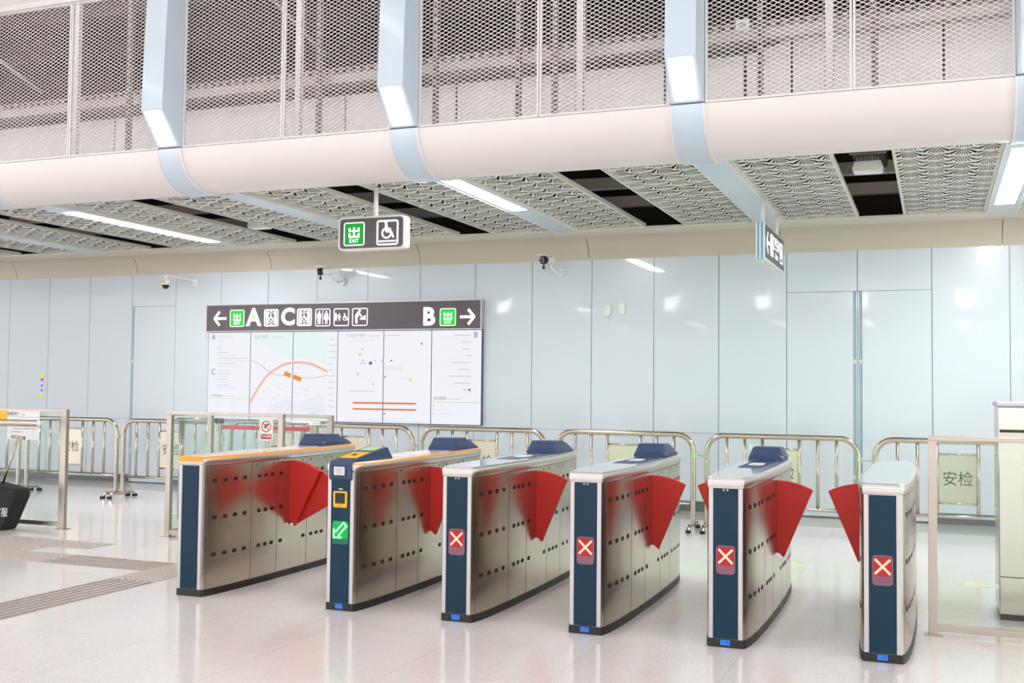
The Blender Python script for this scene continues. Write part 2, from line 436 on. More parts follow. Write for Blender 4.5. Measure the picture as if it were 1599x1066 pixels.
# far side of the vault, behind the photographer: bulkhead and low ceiling
b = B()
b.loft([[(XL, 6.2 - y, z) for y, z in BP], [(XR + 4, 6.2 - y, z) for y, z in BP]], 'bulk', closed=False, cap=(False, False))
b.box(XL, XR + 4, -2.70, -2.62, 3.955, 5.64, 'liner')
b.box(XL, XR + 4, -14, -3.5, 3.69, 3.75, 'bulk')
struct(b.build('ceiling'))
b = B()
for k in range(-1, 10):
    xc = X0 - L * k
    b.box(xc - 0.13, xc + 0.13, -2.62, -2.40, 4.25, 5.64, 'rib')
    b.box(xc - 0.16, xc + 0.16, -2.5, -2.36, 3.90, 4.42, 'lamp_far', rot=Matrix.Rotation(math.radians(35), 3, 'X'), piv=Vector((xc, -2.42, 4.15)))
    b.box(xc - 0.10, xc + 0.10, -7.5, -4.0, 3.675, 3.69, 'lamp_hall')
    b.box(xc - 0.09, xc + 0.09, 0.8, 5.2, 7.02, 7.08, 'lamp_hall')  # unseen overhead lamp panels, put in to light the hall
    b.box(xc - 0.14, xc + 0.14, 0.6, 5.4, 7.07, 7.2, 'rib')
struct(b.build('ceiling'))

# cavity behind the mesh --------------------------------------------
b = B()
b.box(XL, XR, 14.5, 14.6, 3.7, 8.0, 'void'); b.box(XL, XR, 8.86, 14.6, 7.3, 7.5, 'void')
b.box(XL - 0.1, XL, 8.8, 14.6, 3.7, 7.5, 'void'); b.box(XR, XR + 0.1, 8.8, 14.6, 3.7, 7.5, 'void')
for y in (11.6, 13.0): b.box(XL, XR, y, y + 0.35, 6.6, 7.3, 'void')
for x in (-12.4, -7.2, -2.0): b.box(x, x + 0.5, 8.9, 14.5, 6.5, 7.3, 'void')
struct(b.build('wall_service'))
# pale liner boards, with open joints
b = B()
lx = [XL, -15.6, -13.4, -11.2, -8.8, -8.2, -5.77, -4.49, -2.35, -1.61]
for x0, x1 in zip(lx, lx[1:]): b.box(x0 + 0.012, x1 - 0.012, 9.9, 9.93, 3.955, 4.65, 'liner')
b.prism([(-1.59, 3.955), (-1.59, 4.65), (-1.20, 4.76), (-1.20, 3.955)], 9.9, 9.93, 'y', 'liner')
for x0, x1 in ((-1.18, 0.07), (0.09, 2.4), (2.42, 5.0)): b.box(x0, x1, 9.9, 9.93, 3.955, 4.765, 'liner')
struct(b.build('wall_liner'))
# channel rail and struts (things)
b = B()
b.box(XL, XR, 10.45, 10.50, 5.06, 5.075, 'galv'); b.box(XL, XR, 10.45, 10.50, 5.125, 5.14, 'galv'); b.box(XL, XR, 10.49, 10.50, 5.06, 5.14, 'galv')
x = XL
while x < XR:
    b.box(x, x + 0.05, 10.446, 10.449, 5.07, 5.13, 'galv'); x += 0.11
tag(b.build('channel_rail'), 'long galvanised slotted channel running level behind the mesh screens', 'rail')
def strut(x, w_, y=9.5, z1=7.25, holes=False):
    b = B(); m = 'liner' if not holes else 'galv'
    b.box(-w_ / 2, w_ / 2, 0, 0.004, 0, z1 - 3.958, m); b.box(-w_ / 2, -w_ / 2 + 0.004, 0, 0.05, 0, z1 - 3.958, m); b.box(w_ / 2 - 0.004, w_ / 2, 0, 0.05, 0, z1 - 3.958, m)
    if holes:
        z = 0.05
        while z < z1 - 4.05:
            b.box(-0.009, 0.009, -0.0012, 0.0, z, z + 0.045, 'hole'); z += 0.09
    o = b.build('slotted_strut' if holes else 'plain_strut'); o.location = (x, y, 3.958)
    return o
for x in (-9.02, -6.1, -3.06, -0.83, 1.45, -11.7):
    tag(strut(x * 9.5 / 9.5, 0.075), 'pale smooth steel upright standing behind the mesh screens', 'strut', 'smooth uprights behind the mesh')
for x in (-8.38, -5.93, -3.72, -3.35, -0.47, -1.43, -4.6, 1.1, -11.0):
    tag(strut(x, 0.05, y=9.62, holes=True), 'narrow galvanised upright with slots behind the mesh screens', 'strut', 'slotted uprights behind the mesh')
def brace(p0, p1, label):
    b = B(); b.tube([p0, p1], 0.028, 'galv', n=4)
    tag(b.build('diagonal_brace'), label, 'brace')
brace((-0.55, 10.0, 5.02), (1.1, 10.2, 6.6), 'slanting galvanised brace behind the rightmost mesh screens')
brace((-7.6, 10.0, 6.7), (-6.2, 10.2, 5.2), 'slanting dark brace right of the second lit rib from the left')
brace((-11.2, 10.0, 5.9), (-10.2, 10.2, 5.15), 'slanting brace behind the leftmost mesh screen')
b = B(); b.box(-0.065, 0.065, -0.03, 0.03, -0.055, 0.055, 'liner'); b.box(-0.03, 0.03, -0.034, -0.03, -0.02, 0.02, 'galv')
o = b.build('junction_box', bevel=0.006); o.location = (-1.71, 10.41, 5.10); tag(o, 'small square grey junction box on the channel behind the mesh', 'box')

# ceiling void and low ceiling --------------------------------------
b = B()
b.box(XL, XR, 9.76, 14.3, 4.75, 4.84, 'border'); b.box(XL, XR, 9.94, 14.4, 4.84, 4.86, 'void_dark'); b.box(XL, XR, 14.2, 14.3, 3.7, 4.8, 'void_dark')  # thin dark sheet added over the slab to darken its lit top
for y, z0, z1, m in ((9.95, 4.55, 4.68, 'slab'), (10.35, 4.30, 4.40, 'slab'), (11.05, 4.5, 4.6, 'slab'), (12.1, 4.55, 4.68, 'slab'), (13.1, 4.12, 4.26, 'slab'), (13.8, 4.0, 4.14, 'slab')):
    b.box(XL, XR, y, y + 0.12, z0, z1, m)
struct(b.build('ceiling_void'))
for k in range(-1, 9):
    xr = X0 - L * k                      # rib on the right of this bay
    xm = xr - L / 2
    # a duct seen through each gap
    b = B(); b.box(xm - .24, xm + .10, 11.35, 13.0, 4.16, 4.5, 'rubber'); b.box(xm - .26, xm + .12, 12.1, 12.14, 4.14, 4.52, 'galv'); struct(b.build('ceiling_duct'))
    for (a, c, seg) in ((xr - L + 0.165, xm - 0.25, 0), (xm + 0.25, xr - 0.165, 1)):
        b = B()
        b.face([(a, 9.74, 3.69), (c, 9.74, 3.69), (c, 13.6, 3.69), (a, 13.6, 3.69)], 'perf')
        fr = 0.025
        b.box(a, a + fr, 9.74, 13.6, 3.684, 3.73, 'cornice_lip'); b.box(c - fr, c, 9.74, 13.6, 3.684, 3.73, 'cornice_lip')
        b.box(a + fr, c - fr, 9.72, 9.77, 3.684, 3.73, 'cornice_lip'); b.box(a + fr, c - fr, 13.57, 13.6, 3.684, 3.73, 'cornice_lip')
        struct(b.build('ceiling'))
def hang_light(x, y, z, label):
    r = empty('high_bay_light', (x, y, z)); tag(r, label, 'light')
    b = B(); b.prism([(-0.13, 0.0), (0.13, 0.0), (0.145, 0.03), (0.12, 0.10), (-0.12, 0.10), (-0.145, 0.03)], -0.09, 0.09, 'y', 'white'); b.build('housing', r, bevel=0.006)
    b = B()
    for k in range(9): b.box(-0.10 + k * 0.024, -0.094 + k * 0.024, -0.08, 0.08, 0.10, 0.14, 'frame_al')
    b.build('heat_sink', r)
    for s in (-1, 1):
        b = B(); b.tube([(0.035 * s, 0, 0.14), (0.035 * s, 0, 4.75 - z)], 0.006, 'galv', n=6); b.build('hanging_rod', r)
    b = B(); b.prism([(-0.115, 0), (0.115, 0), (0.115, -0.004), (-0.115, -0.004)], -0.08, 0.08, 'y', 'paper'); b.build('diffuser', r)
hang_light(-0.60, 11.0, 3.72, 'white finned light hanging in the ceiling gap near the right end')
hang_light(-8.45, 12.3, 3.70, 'small white light box hanging low in the ceiling gap left of the exit sign')
for (x, y, lab) in ((-3.35, 10.6, 'first grey conduit hanger dropping through the middle ceiling gap'), (-3.12, 12.2, 'second grey conduit hanger dropping near the wall end of the middle ceiling gap')):
    r = empty('conduit_hanger', (x, y, 4.75)); tag(r, lab, 'hanger')
    b = B(); b.box(-0.02, 0.02, -0.02, 0.02, -0.75, 0, 'galv'); b.build('drop_rod', r)
    b = B(); b.box(-0.18, 0.18, -0.025, 0.025, -0.79, -0.75, 'galv'); b.build('cross_bar', r)

# ------------------------------------------------------------------ ribs
lit = {0: (10.05, 13.0), 2: (9.85, 11.8), 4: (10.25, 13.1)}
ribname = {-1: 'pale blue ceiling rib beyond the right edge',
           0: 'pale blue ceiling rib at the right edge carrying a wide lit strip',
           1: 'pale blue ceiling rib with bright lamp, leading to the side-on hanging sign',
           2: 'pale blue ceiling rib with bright lamp above the exit sign and short lit strip',
           3: 'pale blue ceiling rib with lamp in the upper left and an unlit strip',
           4: 'pale blue ceiling rib at the far left carrying the longest lit strip',
           5: 'faint unlit pale blue rib at the extreme left edge',
           6: 'pale blue rib outside the left edge'}
BPo = []
for j, (y, z) in enumerate(BP):
    if j == 0: t = (BP[1][0] - y, BP[1][1] - z)
    elif j == len(BP) - 1: t = (y - BP[-2][0], z - BP[-2][1])
    else: t = (BP[j + 1][0] - BP[j - 1][0], BP[j + 1][1] - BP[j - 1][1])
    l = math.hypot(*t); n = (t[1] / l, -t[0] / l)           # outward (to camera / down)
    BPo.append((y + n[0] * 0.014, z + n[1] * 0.014))
for k in range(0, 7):
    xc = X0 - L * k
    r = empty('ceiling_rib', (xc, 8.82, 3.955)); tag(r, ribname[k], 'ceiling rib')
    O = Vector((0, 8.82, 3.955))
    def P(x, y, z): return (x, y - O.y, z - O.z)
    # upright box with sloped foot, narrower at the front
    b = B()
    hw0, hw1 = 0.128, 0.145
    side = [(8.535, 4.29, hw0), (8.80, 3.968, hw0 + 0.008), (8.86, 3.968, hw1), (8.86, 5.75, hw1), (8.70, 5.95, hw0 + 0.01), (8.60, 5.75, hw0), (8.56, 5.0, hw0)]
    A = [b.bm.verts.new(P(-h, y, z)) for y, z, h in side]; C = [b.bm.verts.new(P(h, y, z)) for y, z, h in side]
    i = b.mi('rib'); n = len(side)
    for q in range(n):
        f = b.bm.faces.new((A[q], A[(q + 1) % n], C[(q + 1) % n], C[q])); f.material_index = i
    b.bm.faces.new(A).material_index = i; b.bm.faces.new(C).material_index = i
    b.build('rib_box', r, bevel=0.006)
    # lamp in the sloped foot
    t = Vector((0, 8.80 - 8.535, 3.968 - 4.29)); ln = t.length; t.normalize(); nn = Vector((0, t.z, -t.y))   # outward
    b = B()
    def Q(x, s, d): v = Vector((x, 8.535, 4.29)) + t * s + nn * d; return P(v.x, v.y, v.z)
    pts = rrect(0, ln / 2, 0.196, ln - 0.05, 0.012)
    b.loft([[Q(p[0], p[1], -0.004) for p in pts], [Q(p[0], p[1], 0.006) for p in pts]], 'lamp', smooth=False)
    b.build('lamp_panel', r)
    # curved band over the bulkhead
    b = B()
    sec = [(-0.145, 0), (-0.130, 0)]
    rings = []
    for (y, z), (yi, zi) in zip(BPo, BP):
        rings.append([P(-0.145, y, z), P(0.145, y, z), P(0.145, yi, zi + 0.001), P(-0.145, yi, zi + 0.001)])
    b.loft(rings, 'rib', smooth=True)
    o = b.build('curved_band', r)
    for s in (-1, 1):
        b = B(); rings = []
        for (y, z), (yi, zi) in zip(BPo, BP):
            ny, nz = (y - yi) / 0.014, (z - zi) / 0.014
            rings.append([P(s * 0.150, y + ny * 0.006, z + nz * 0.006), P(s * 0.132, y + ny * 0.006, z + nz * 0.006), P(s * 0.132, yi, zi), P(s * 0.150, yi, zi)])
        b.loft(rings, 'white_metal', smooth=True); b.build('edge_trim', r)
    # soffit band
    b = B()
    if k in lit:
        y0, y1 = lit[k]
        b.box(-0.15, 0.15, 9.70 - O.y, y0 - O.y, 3.668 - O.z, 3.70 - O.z, 'rib'); b.box(-0.15, 0.15, y1 - O.y, 13.6 - O.y, 3.668 - O.z, 3.70 - O.z, 'rib')
        for s in (-1, 1):
            xa, xb = sorted((s * 0.10, s * 0.15)); b.box(xa, xb, y0 - O.y, y1 - O.y, 3.668 - O.z, 3.70 - O.z, 'rib')
    else:
        b.box(-0.15, 0.15, 9.70 - O.y, 13.6 - O.y, 3.668 - O.z, 3.70 - O.z, 'rib')
    b.box(-0.15, 0.15, 9.70 - O.y, 13.6 - O.y, 3.70 - O.z, 3.712 - O.z, 'rib')  # unseen tray added on top to stop strip light leaking upward
    b.build('soffit_band', r)
    for s in (-1, 1):
        b = B(); xa, xb = sorted((s * 0.150, s * 0.163)); b.box(xa, xb, 9.70 - O.y, 13.6 - O.y, 3.660 - O.z, 3.70 - O.z, 'white_metal'); b.build('soffit_trim', r)
    if k in lit:
        b = B(); b.box(-0.10, 0.10, lit[k][0] - O.y, lit[k][1] - O.y, 3.672 - O.z, 3.69 - O.z, 'lamp_strip'); b.build('lamp_strip', r)

# ------------------------------------------------------------------ expanded metal screens
def mesh_screen(x0, x1, z0=3.962, z1=5.60, y=8.84):
    cx = x0
    r = empty('mesh_screen', (cx, y, z0))
    W_, H_ = x1 - x0, z1 - z0
    f = 0.018
    b = B()
    b.box(0, f, -0.012, 0.014, 0, H_, 'white_metal'); b.box(W_ - f, W_, -0.012, 0.014, 0, H_, 'white_metal')
    b.box(f, W_ - f, -0.012, 0.014, 0, f, 'white_metal'); b.box(f, W_ - f, -0.012, 0.014, H_ - f, H_, 'white_metal')
    b.build('screen_frame', r)
    DX, DZ = 0.0735, 0.0385
    b = B(); i = b.mi('mesh'); bm = b.bm; h = 0.0029
    sl = DZ / DX
    for s in (1, -1):
        # lines z = s*sl*x + c
        c0 = -sl * W_ if s > 0 else 0.0; c1 = H_ if s > 0 else H_ + sl * W_
        c = math.ceil(c0 / DZ) * DZ
        while c < c1:
            xs = []
            xa, xb = f, W_ - f
            za, zb = f, H_ - f
            # clip
            def X(zv): return (zv - c) / (s * sl)
            lo, hi = sorted((X(za), X(zb)))
            xa2, xb2 = max(xa, lo), min(xb, hi)
            if xb2 - xa2 > 0.01:
                pA = (xa2, s * sl * xa2 + c); pB = (xb2, s * sl * xb2 + c)
                y0, y1 = (-0.003, 0.003) if s > 0 else (-0.0026, 0.0034)
                q = []
                for (px, pz) in (pA, pB):
                    q.append([bm.verts.new((px, y0, pz - h)), bm.verts.new((px, y0, pz + h)), bm.verts.new((px, y1, pz + h)), bm.verts.new((px, y1, pz - h))])
                for j in range(4):
                    fc = bm.faces.new((q[0][j], q[0][(j + 1) % 4], q[1][(j + 1) % 4], q[1][j])); fc.material_index = i
            c += DZ
    b.build('expanded_mesh', r)
    return r
nm = 0
seq = []
for k in range(6, -2, -1):
    xr = X0 - L * k
    for (a, c) in ((xr - L + 0.147, xr - L / 2 - 0.004), (xr - L / 2 + 0.004, xr - 0.147)):
        if c < -13.2 or a > 1.0: continue
        seq.append((a, c, k))
ordw = ['leftmost', 'second', 'third', 'fourth', 'fifth', 'sixth', 'seventh', 'eighth', 'ninth', 'tenth', 'eleventh', 'twelfth']
seq_v = [s for s in seq if s[1] > -10.55]
for s in seq_v:
    r = mesh_screen(s[0], s[1])
    n = seq_v.index(s)
    lab = 'leftmost framed expanded metal screen above the bulkhead' if n == 0 else '%s framed expanded metal screen from the left above the bulkhead' % ordw[n]
    tag(r, lab, 'mesh screen', 'expanded metal screens above the bulkhead')

# ================================================================== FARE GATES
LG = 2.30
HW = [(0, .105), (.03, .119), (.12, .134), (.28, .148), (.65, .161), (1.15, .166)]
def hw(y):
    y = min(y, LG - y)
    for (a, p), (c, q) in zip(HW, HW[1:]):
        if y <= c: return p + (q - p) * (y - a) / (c - a)
    return HW[-1][1]
YS = [0, .03, .075, .12, .2, .28, .4, .52, .65, .8, .95, 1.15, 1.35, 1.5, 1.65, 1.78, 1.9, 2.02, 2.1, 2.18, 2.225, 2.27, 2.30]
def outline(off=0.0, z=0.0):
    Rr = [(hw(y) + off, y + (off if y > LG - .001 else (-off if y < .001 else 0)), z) for y in YS]
    Ll = [(-x, y, z) for x, y, z in reversed(Rr)]
    return Rr + Ll
def side_patch(b, s, y0, y1, z0, z1, mt, off=0.0012):
    n = max(1, int((y1 - y0) / 0.03)); i = b.mi(mt)
    ys = [y0 + (y1 - y0) * k / n for k in range(n + 1)]
    A = [b.bm.verts.new((s * (hw(y) + off), y, z0)) for y in ys]; C = [b.bm.verts.new((s * (hw(y) + off), y, z1)) for y in ys]
    for k in range(n): b.bm.faces.new((A[k], A[k + 1], C[k + 1], C[k])).material_index = i
def side_poly(b, s, pts, mt, off=0.0016):
    b.bm.faces.new([b.bm.verts.new((s * (hw(y) + off), y, z)) for y, z in pts]).material_index = b.mi(mt)

def make_gate(cx, face, orange, hood, flaps, number, label, front_hood=False, green_far=True, cap='cap'):
    r = empty('fare_gate', (cx, 6.86, 0)); tag(r, label, 'fare gate', 'fare gates in a row')
    b = B(); b.loft([outline(0.004, 0.0), outline(0.004, 0.052)], 'black', smooth=False); b.build('kick_base', r)
    b = B(); b.loft([outline(0, 0.05), outline(0, 0.988)], 'steel_side', smooth=True)
    for s in (-1, 1):
        for y in (.04, .565, .92, 1.38, 1.735, 2.26):
            side_patch(b, s, y - .0028, y, .055, .984, 'seam'); side_patch(b, s, y, y + .003, .055, .984, 'frame_al', 0.0016)  # pale strip beside each dark seam is a painted edge highlight
        side_patch(b, s, .04, 2.26, .982, .986, 'seam')
        def slot(y, z): side_poly(b, s, [(p[0], p[1]) for p in rrect(y, z, .050, .029, .0125, 3)], 'hole')
        for z in (.865, .585, .305):
            ys = [.115, .235, .355, .475, .665, .755, .845, .975]
            if z != .305 or True: pass
            mir = [LG - q for q in ys]
            for y in ys: slot(y, z)
            for y in mir: slot(y, z)
        for y in (.62, .86, 1.0, 1.3, 1.44, 1.68, 1.80, 2.1):
            side_poly(b, s, rrect(y, .958, .016, .013, .006, 2), 'hole')
        for y, z in ((.72, .945), (1.02, .72), (1.05, .5)):
            side_poly(b, s, rrect(y, z, .010, .010, .0045, 2), 'seam')
    b.build('housing', r)
    # front and rear faces
    for s, nm_ in ((1, 'front_panel'), (-1, 'rear_panel')):
        Y = -0.004 if s > 0 else LG + 0.004; Yi = 0.001 if s > 0 else LG - 0.001
        b = B(); b.box(-.078, .078, min(Y, Yi), max(Y, Yi), .054, .985, 'blue'); b.build(nm_, r)
        b = B()
        for q in (-1, 1):
            xa, xb = sorted((q * .078, q * .106)); yo = Y - 0.003 * s
            b.box(xa, xb, min(yo, Yi), max(yo, Yi), .054, .985, 'frame_al')
        b.build('corner_trim' if s > 0 else 'rear_corner_trim', r, bevel=0.002)
    # cap
    b = B()
    b.loft([outline(.003, .988), outline(.007, .995), outline(.008, 1.032), outline(.004, 1.045), outline(-.008, 1.052)], 'steel', smooth=True)
    for z in (1.002, 1.018, 1.032):
        b.box(-.109, .109, -.013, -.006, z, z + .008, 'frame_al')
    b.build('cap_rim', r)
    b = B(); b.loft([outline(-.008, 1.050), outline(-.014, 1.0545)], cap, smooth=False); b.build('cap_top', r)
    if orange:
        b = B()
        o1, o2, o3 = outline(.0095, 1.024), outline(.0065, 1.044), outline(-.009, 1.0535)
        if not front_hood:
            b.loft([outline(.0085, 1.036), o2, o3], 'orange', smooth=True, cap=(False, False))
            b.box(-.108, .108, -.0145, .0, 1.014, 1.044, 'orange')
        else:
            b.loft([outline(.006, 1.030), o2, o3], 'orange', smooth=True, cap=(False, False))
        b.build('orange_trim', r)
    # inlay glass and reader pad on the cap
    if hood:
        b = B(); b.prism(rrect(0, 1.30, .17, .78, .02, 3), 1.053, 1.0565, 'z', 'blue_hood' if not orange else 'cap_warm'); b.build('glass_inlay', r)
        b = B(); b.prism(rrect(0.0, 1.28, .10, .22, .03, 4), 1.056, 1.060, 'z', 'paper'); b.build('reader_pad', r)
        b = B()
        def sec(y, t, top, wt):
            return [(-wt, y, 1.052), (-wt - .006, y, 1.052 + (top - 1.052) * .35), (-wt + .028, y, top), (wt - .028, y, top), (wt + .006, y, 1.052 + (top - 1.052) * .35), (wt, y, 1.052)]
        b.loft([sec(1.70, 0, 1.10, .128), sec(1.745, 0, 1.160, .128), sec(1.95, 0, 1.156, .128), sec(2.10, 0, 1.128, .118), sec(2.25, 0, 1.085, .10)], 'blue_hood', smooth=False)
        h = b.build('scanner_hood', r, bevel=0.004)
        b = B(); b.box(-.06, .06, 2.02, 2.09, 1.135, 1.15, 'black'); b.build('scanner_window', h)
    # status display
    def X_sign(parent, zc, yf):
        b = B(); b.prism(rrect(0, zc - .022, .118, .178, .022), yf, yf - .003, 'y', 'led_red_dim'); p = b.build('status_display', parent)
        p['label'] = 'lit display with a red cross'
        b = B(); b.prism(rrect(-.001, zc + .001, .104, .116, .02), yf - .003, yf - .004, 'y', 'led_red_glass'); b.build('display_glow', p)
        b = B()
        for a in (45, -45):
            R3 = Matrix.Rotation(math.radians(a), 3, 'Y'); pv = Vector((0, yf, zc))
            b.box(-.062, .062, yf - .006, yf - .004, zc - .0075, zc + .0075, 'led_x', rot=R3, piv=pv)
            for k in range(11):
                x = -.055 + k * .011
                b.box(x - .0034, x + .0034, yf - .0068, yf - .006, zc - .0038, zc + .0038, 'led_core', rot=R3, piv=pv)
        b.build('red_cross', p)
    if face == 'X': X_sign(r, .563, -0.004)
    if face == 'G':
        b = B(); b.prism(rrect(0, .552, .132, .165, .02), -.004, -.007, 'y', 'led_green_dim'); p = b.build('status_display', r); p['label'] = 'lit display with a green arrow'
        b = B(); b.prism(rrect(0, .572, .126, .122, .02), -.007, -.008, 'y', 'led_green_glass'); b.build('display_glow', p)
        b = B(); R3 = Matrix.Rotation(math.radians(-45), 3, 'Y'); pv = Vector((0, -.008, .572))
        # arrow outline pointing to lower left, drawn as bars
        def seg(x0, z0, x1, z1, m, h_=.0075, d0=-.008, d1=-.0105):
            v = Vector((x1 - x0, 0, z1 - z0)); l = v.length; n_ = Vector((-v.z, 0, v.x)) / l * h_
            e = v / l * h_
            pts = [(x0 - e.x + n_.x, z0 - e.z + n_.z), (x0 - e.x - n_.x, z0 - e.z - n_.z), (x1 + e.x - n_.x, z1 + e.z - n_.z), (x1 + e.x + n_.x, z1 + e.z + n_.z)]
            b.prism(pts, d0, d1, 'y', m)
        ou = [(-.052, .0), (-.052, -.055), (.006, -.055), (-.012, -.038), (.052, .028), (.028, .052), (-.036, -.014)]
        for (a0, c0), (a1, c1) in zip(ou, ou[1:] + ou[:1]): seg(a0, .572 + c0, a1, .572 + c1, 'led_green')
        for (a0, c0), (a1, c1) in zip(ou, ou[1:] + ou[:1]): seg(a0, .572 + c0, a1, .572 + c1, 'led_green_core', .0028, -.0105, -.0112)
        b.build('green_arrow', p)
    if green_far:
        b = B(); b.prism(rrect(0, .60, .05, .06, .012), LG + .004, LG + .007, 'y', 'led_green_far'); b.build('rear_display', r)
    # number plate
    if number:
        b = B(); b.box(-.031, .027, -.0065, -.003, .015, .046, 'num_blue'); p = b.build('number_plate', r); p['label'] = 'small blue plate reading ' + number
        text_obj('lettering', number, .030, 'num_dark', p, T((-.002, -.0068, .031)), depth=.0003)
    # paddles
    for side, wide in flaps:
        rx = hw(1.15) - .006
        def leaf(a0, a1, R_, yc, th, apex):
            pts = [(apex[0], apex[1])] if a0 > 0 else [(apex[0] - .01, apex[1] + .03), (apex[0] + .02, apex[1] + .028)]
            if a0 == 0: pts.append((apex[0] + .05, apex[1] - .002))
            n = 14; arc = []
            for k in range(n + 1):
                a = math.radians(a1 + (a0 - a1) * k / n)
                arc.append((apex[0] + R_ * math.sin(a), apex[1] + R_ * math.cos(a)))
            pts += arc
            if a0 == 0: pts[-1] = (apex[0] - .01, apex[1] + R_)
            pts = [(side * p[0], p[1]) for p in pts]
            b = B(); b.prism(pts, yc - th / 2, yc + th / 2, 'y', 'red'); return b
        if not wide:
            b = leaf(0, 27.5, .545, 1.15, .04, (rx, .412)); o = b.build('paddle', r, bevel=0.004)
        else:
            b = leaf(0, 32, .552, 1.13, .04, (rx, .412)); o = b.build('paddle', r, bevel=0.004); o['label'] = 'wide red paddle made of two leaves'
            b = B(); n = 12
            pts = [(rx + .02, .412)] + [(rx + .548 * math.sin(math.radians(62 - 34 * k / n)), .412 + .548 * math.cos(math.radians(62 - 34 * k / n))) for k in range(n + 1)]
            b.prism([(side * p[0], p[1]) for p in pts], 1.155, 1.185, 'y', 'red'); b.build('outer_leaf', o, bevel=0.004)
            b = B(); b.tube([(side * (rx + .03), 1.105, .425), (side * (rx + .03), 1.115, .425)], .014, 'steel', n=10); b.build('pivot_bolt', o)
    # ticket reader head on the front
    if front_hood:
        b = B()
        pf = [(-.012, .925), (-.026, .94), (-.026, 1.035), (-.006, 1.062), (.10, 1.082), (.30, 1.112), (.53, 1.140), (.62, 1.053), (.0, 1.053), (.0, .925)]
        b.prism(pf, -.090, .090, 'x', 'blue_hood'); h = b.build('reader_head', r, bevel=0.008, segs=3); h['label'] = 'dark blue ticket reader head with a small screen'
        b = B(); b.prism(rrect(-.004, .992, .112, .080, .01), -.0262, -.028, 'y', 'black'); b.build('screen_bezel', h)
        b = B(); b.prism(rrect(-.004, .993, .088, .062, .004), -.028, -.0295, 'y', 'lcd'); b.build('screen', h)
        b = B()
        for k, (x, z, w_) in enumerate(((-.004, 1.012, .04), (-.004, 1.0, .055), (-.004, .988, .03), (.004, .976, .05))): b.box(x - w_ / 2, x + w_ / 2, -.0299, -.0295, z - .002, z + .002, 'ink_pink')
        b.build('screen_writing', h)
        sl = math.atan2(1.112 - 1.082, .20); R3 = Matrix.Rotation(sl, 3, 'X')
        b = B(); b.box(-.07, .07, .08, .29, 1.0815, 1.0855, 'yellow', rot=R3, piv=Vector((0, .10, 1.082))); b.build('card_pad', h, bevel=0.002)
        b = B(); b.box(-.018, .018, .16, .21, 1.0855, 1.0865, 'black', rot=R3, piv=Vector((0, .10, 1.082))); b.build('card_symbol', h)
        b = B(); b.box(-.06, .06, .36, .50, 1.1205, 1.1225, 'ink_green', rot=Matrix.Rotation(math.atan2(.028, .23), 3, 'X'), piv=Vector((0, .36, 1.121))); b.build('top_display', h)
        b = B(); b.prism(rrect(-.002, .862, .034, .008, .003), -.004, -.006, 'y', 'lcd'); b.build('indicator_light', r)
        b = B(); b.prism(rrect(-.003, .789, .110, .116, .012), -.004, -.012, 'y', 'yellow'); p = b.build('scanner_frame', r); p['label'] = 'yellow framed code scanner'
        b = B(); b.prism(rrect(-.003, .797, .080, .076, .004), -.012, -.013, 'y', 'black'); b.build('scanner_glass', p)
        text_obj('lettering', '扫码', .022, 'ink_red', p, T((-.003, -.0122, .744)), depth=.0003)
    else:
        b = B()
        for x in (-.012, .012): b.prism([(x - .008, .978), (x + .008, .978), (x, .966)], -.0045, -.006, 'y', 'frame_al')
        if hood and not orange: b.build('small_arrow_mark', r)
        else: b.bm.free()
    return r

make_gate(-5.283, None, True, True, [(1, True)], None, 'long steel fare gate at far left with orange rim and blank blue front', green_far=False, cap='cap_warm')
make_gate(-3.976, 'G', True, True, [(1, False), (-1, True)], '111', 'steel fare gate showing a green arrow, with yellow code scanner and blue reader head', front_hood=True, cap='cap_warm')
make_gate(-3.065, 'X', False, True, [(1, False), (-1, False)], '112', 'steel fare gate with red cross just right of the green arrow gate, plate 112')
make_gate(-2.142, 'X', False, True, [(1, False), (-1, False)], '113', 'steel fare gate with red cross in the middle of the row, plate 113')
make_gate(-1.228, 'X', False, True, [(1, False), (-1, False)], '114', 'steel fare gate with red cross, second from the right, plate 114')
make_gate(-.300, 'X', False, False, [(-1, False)], '115', 'steel fare gate at far right with plain grey top and no hood, plate 115')

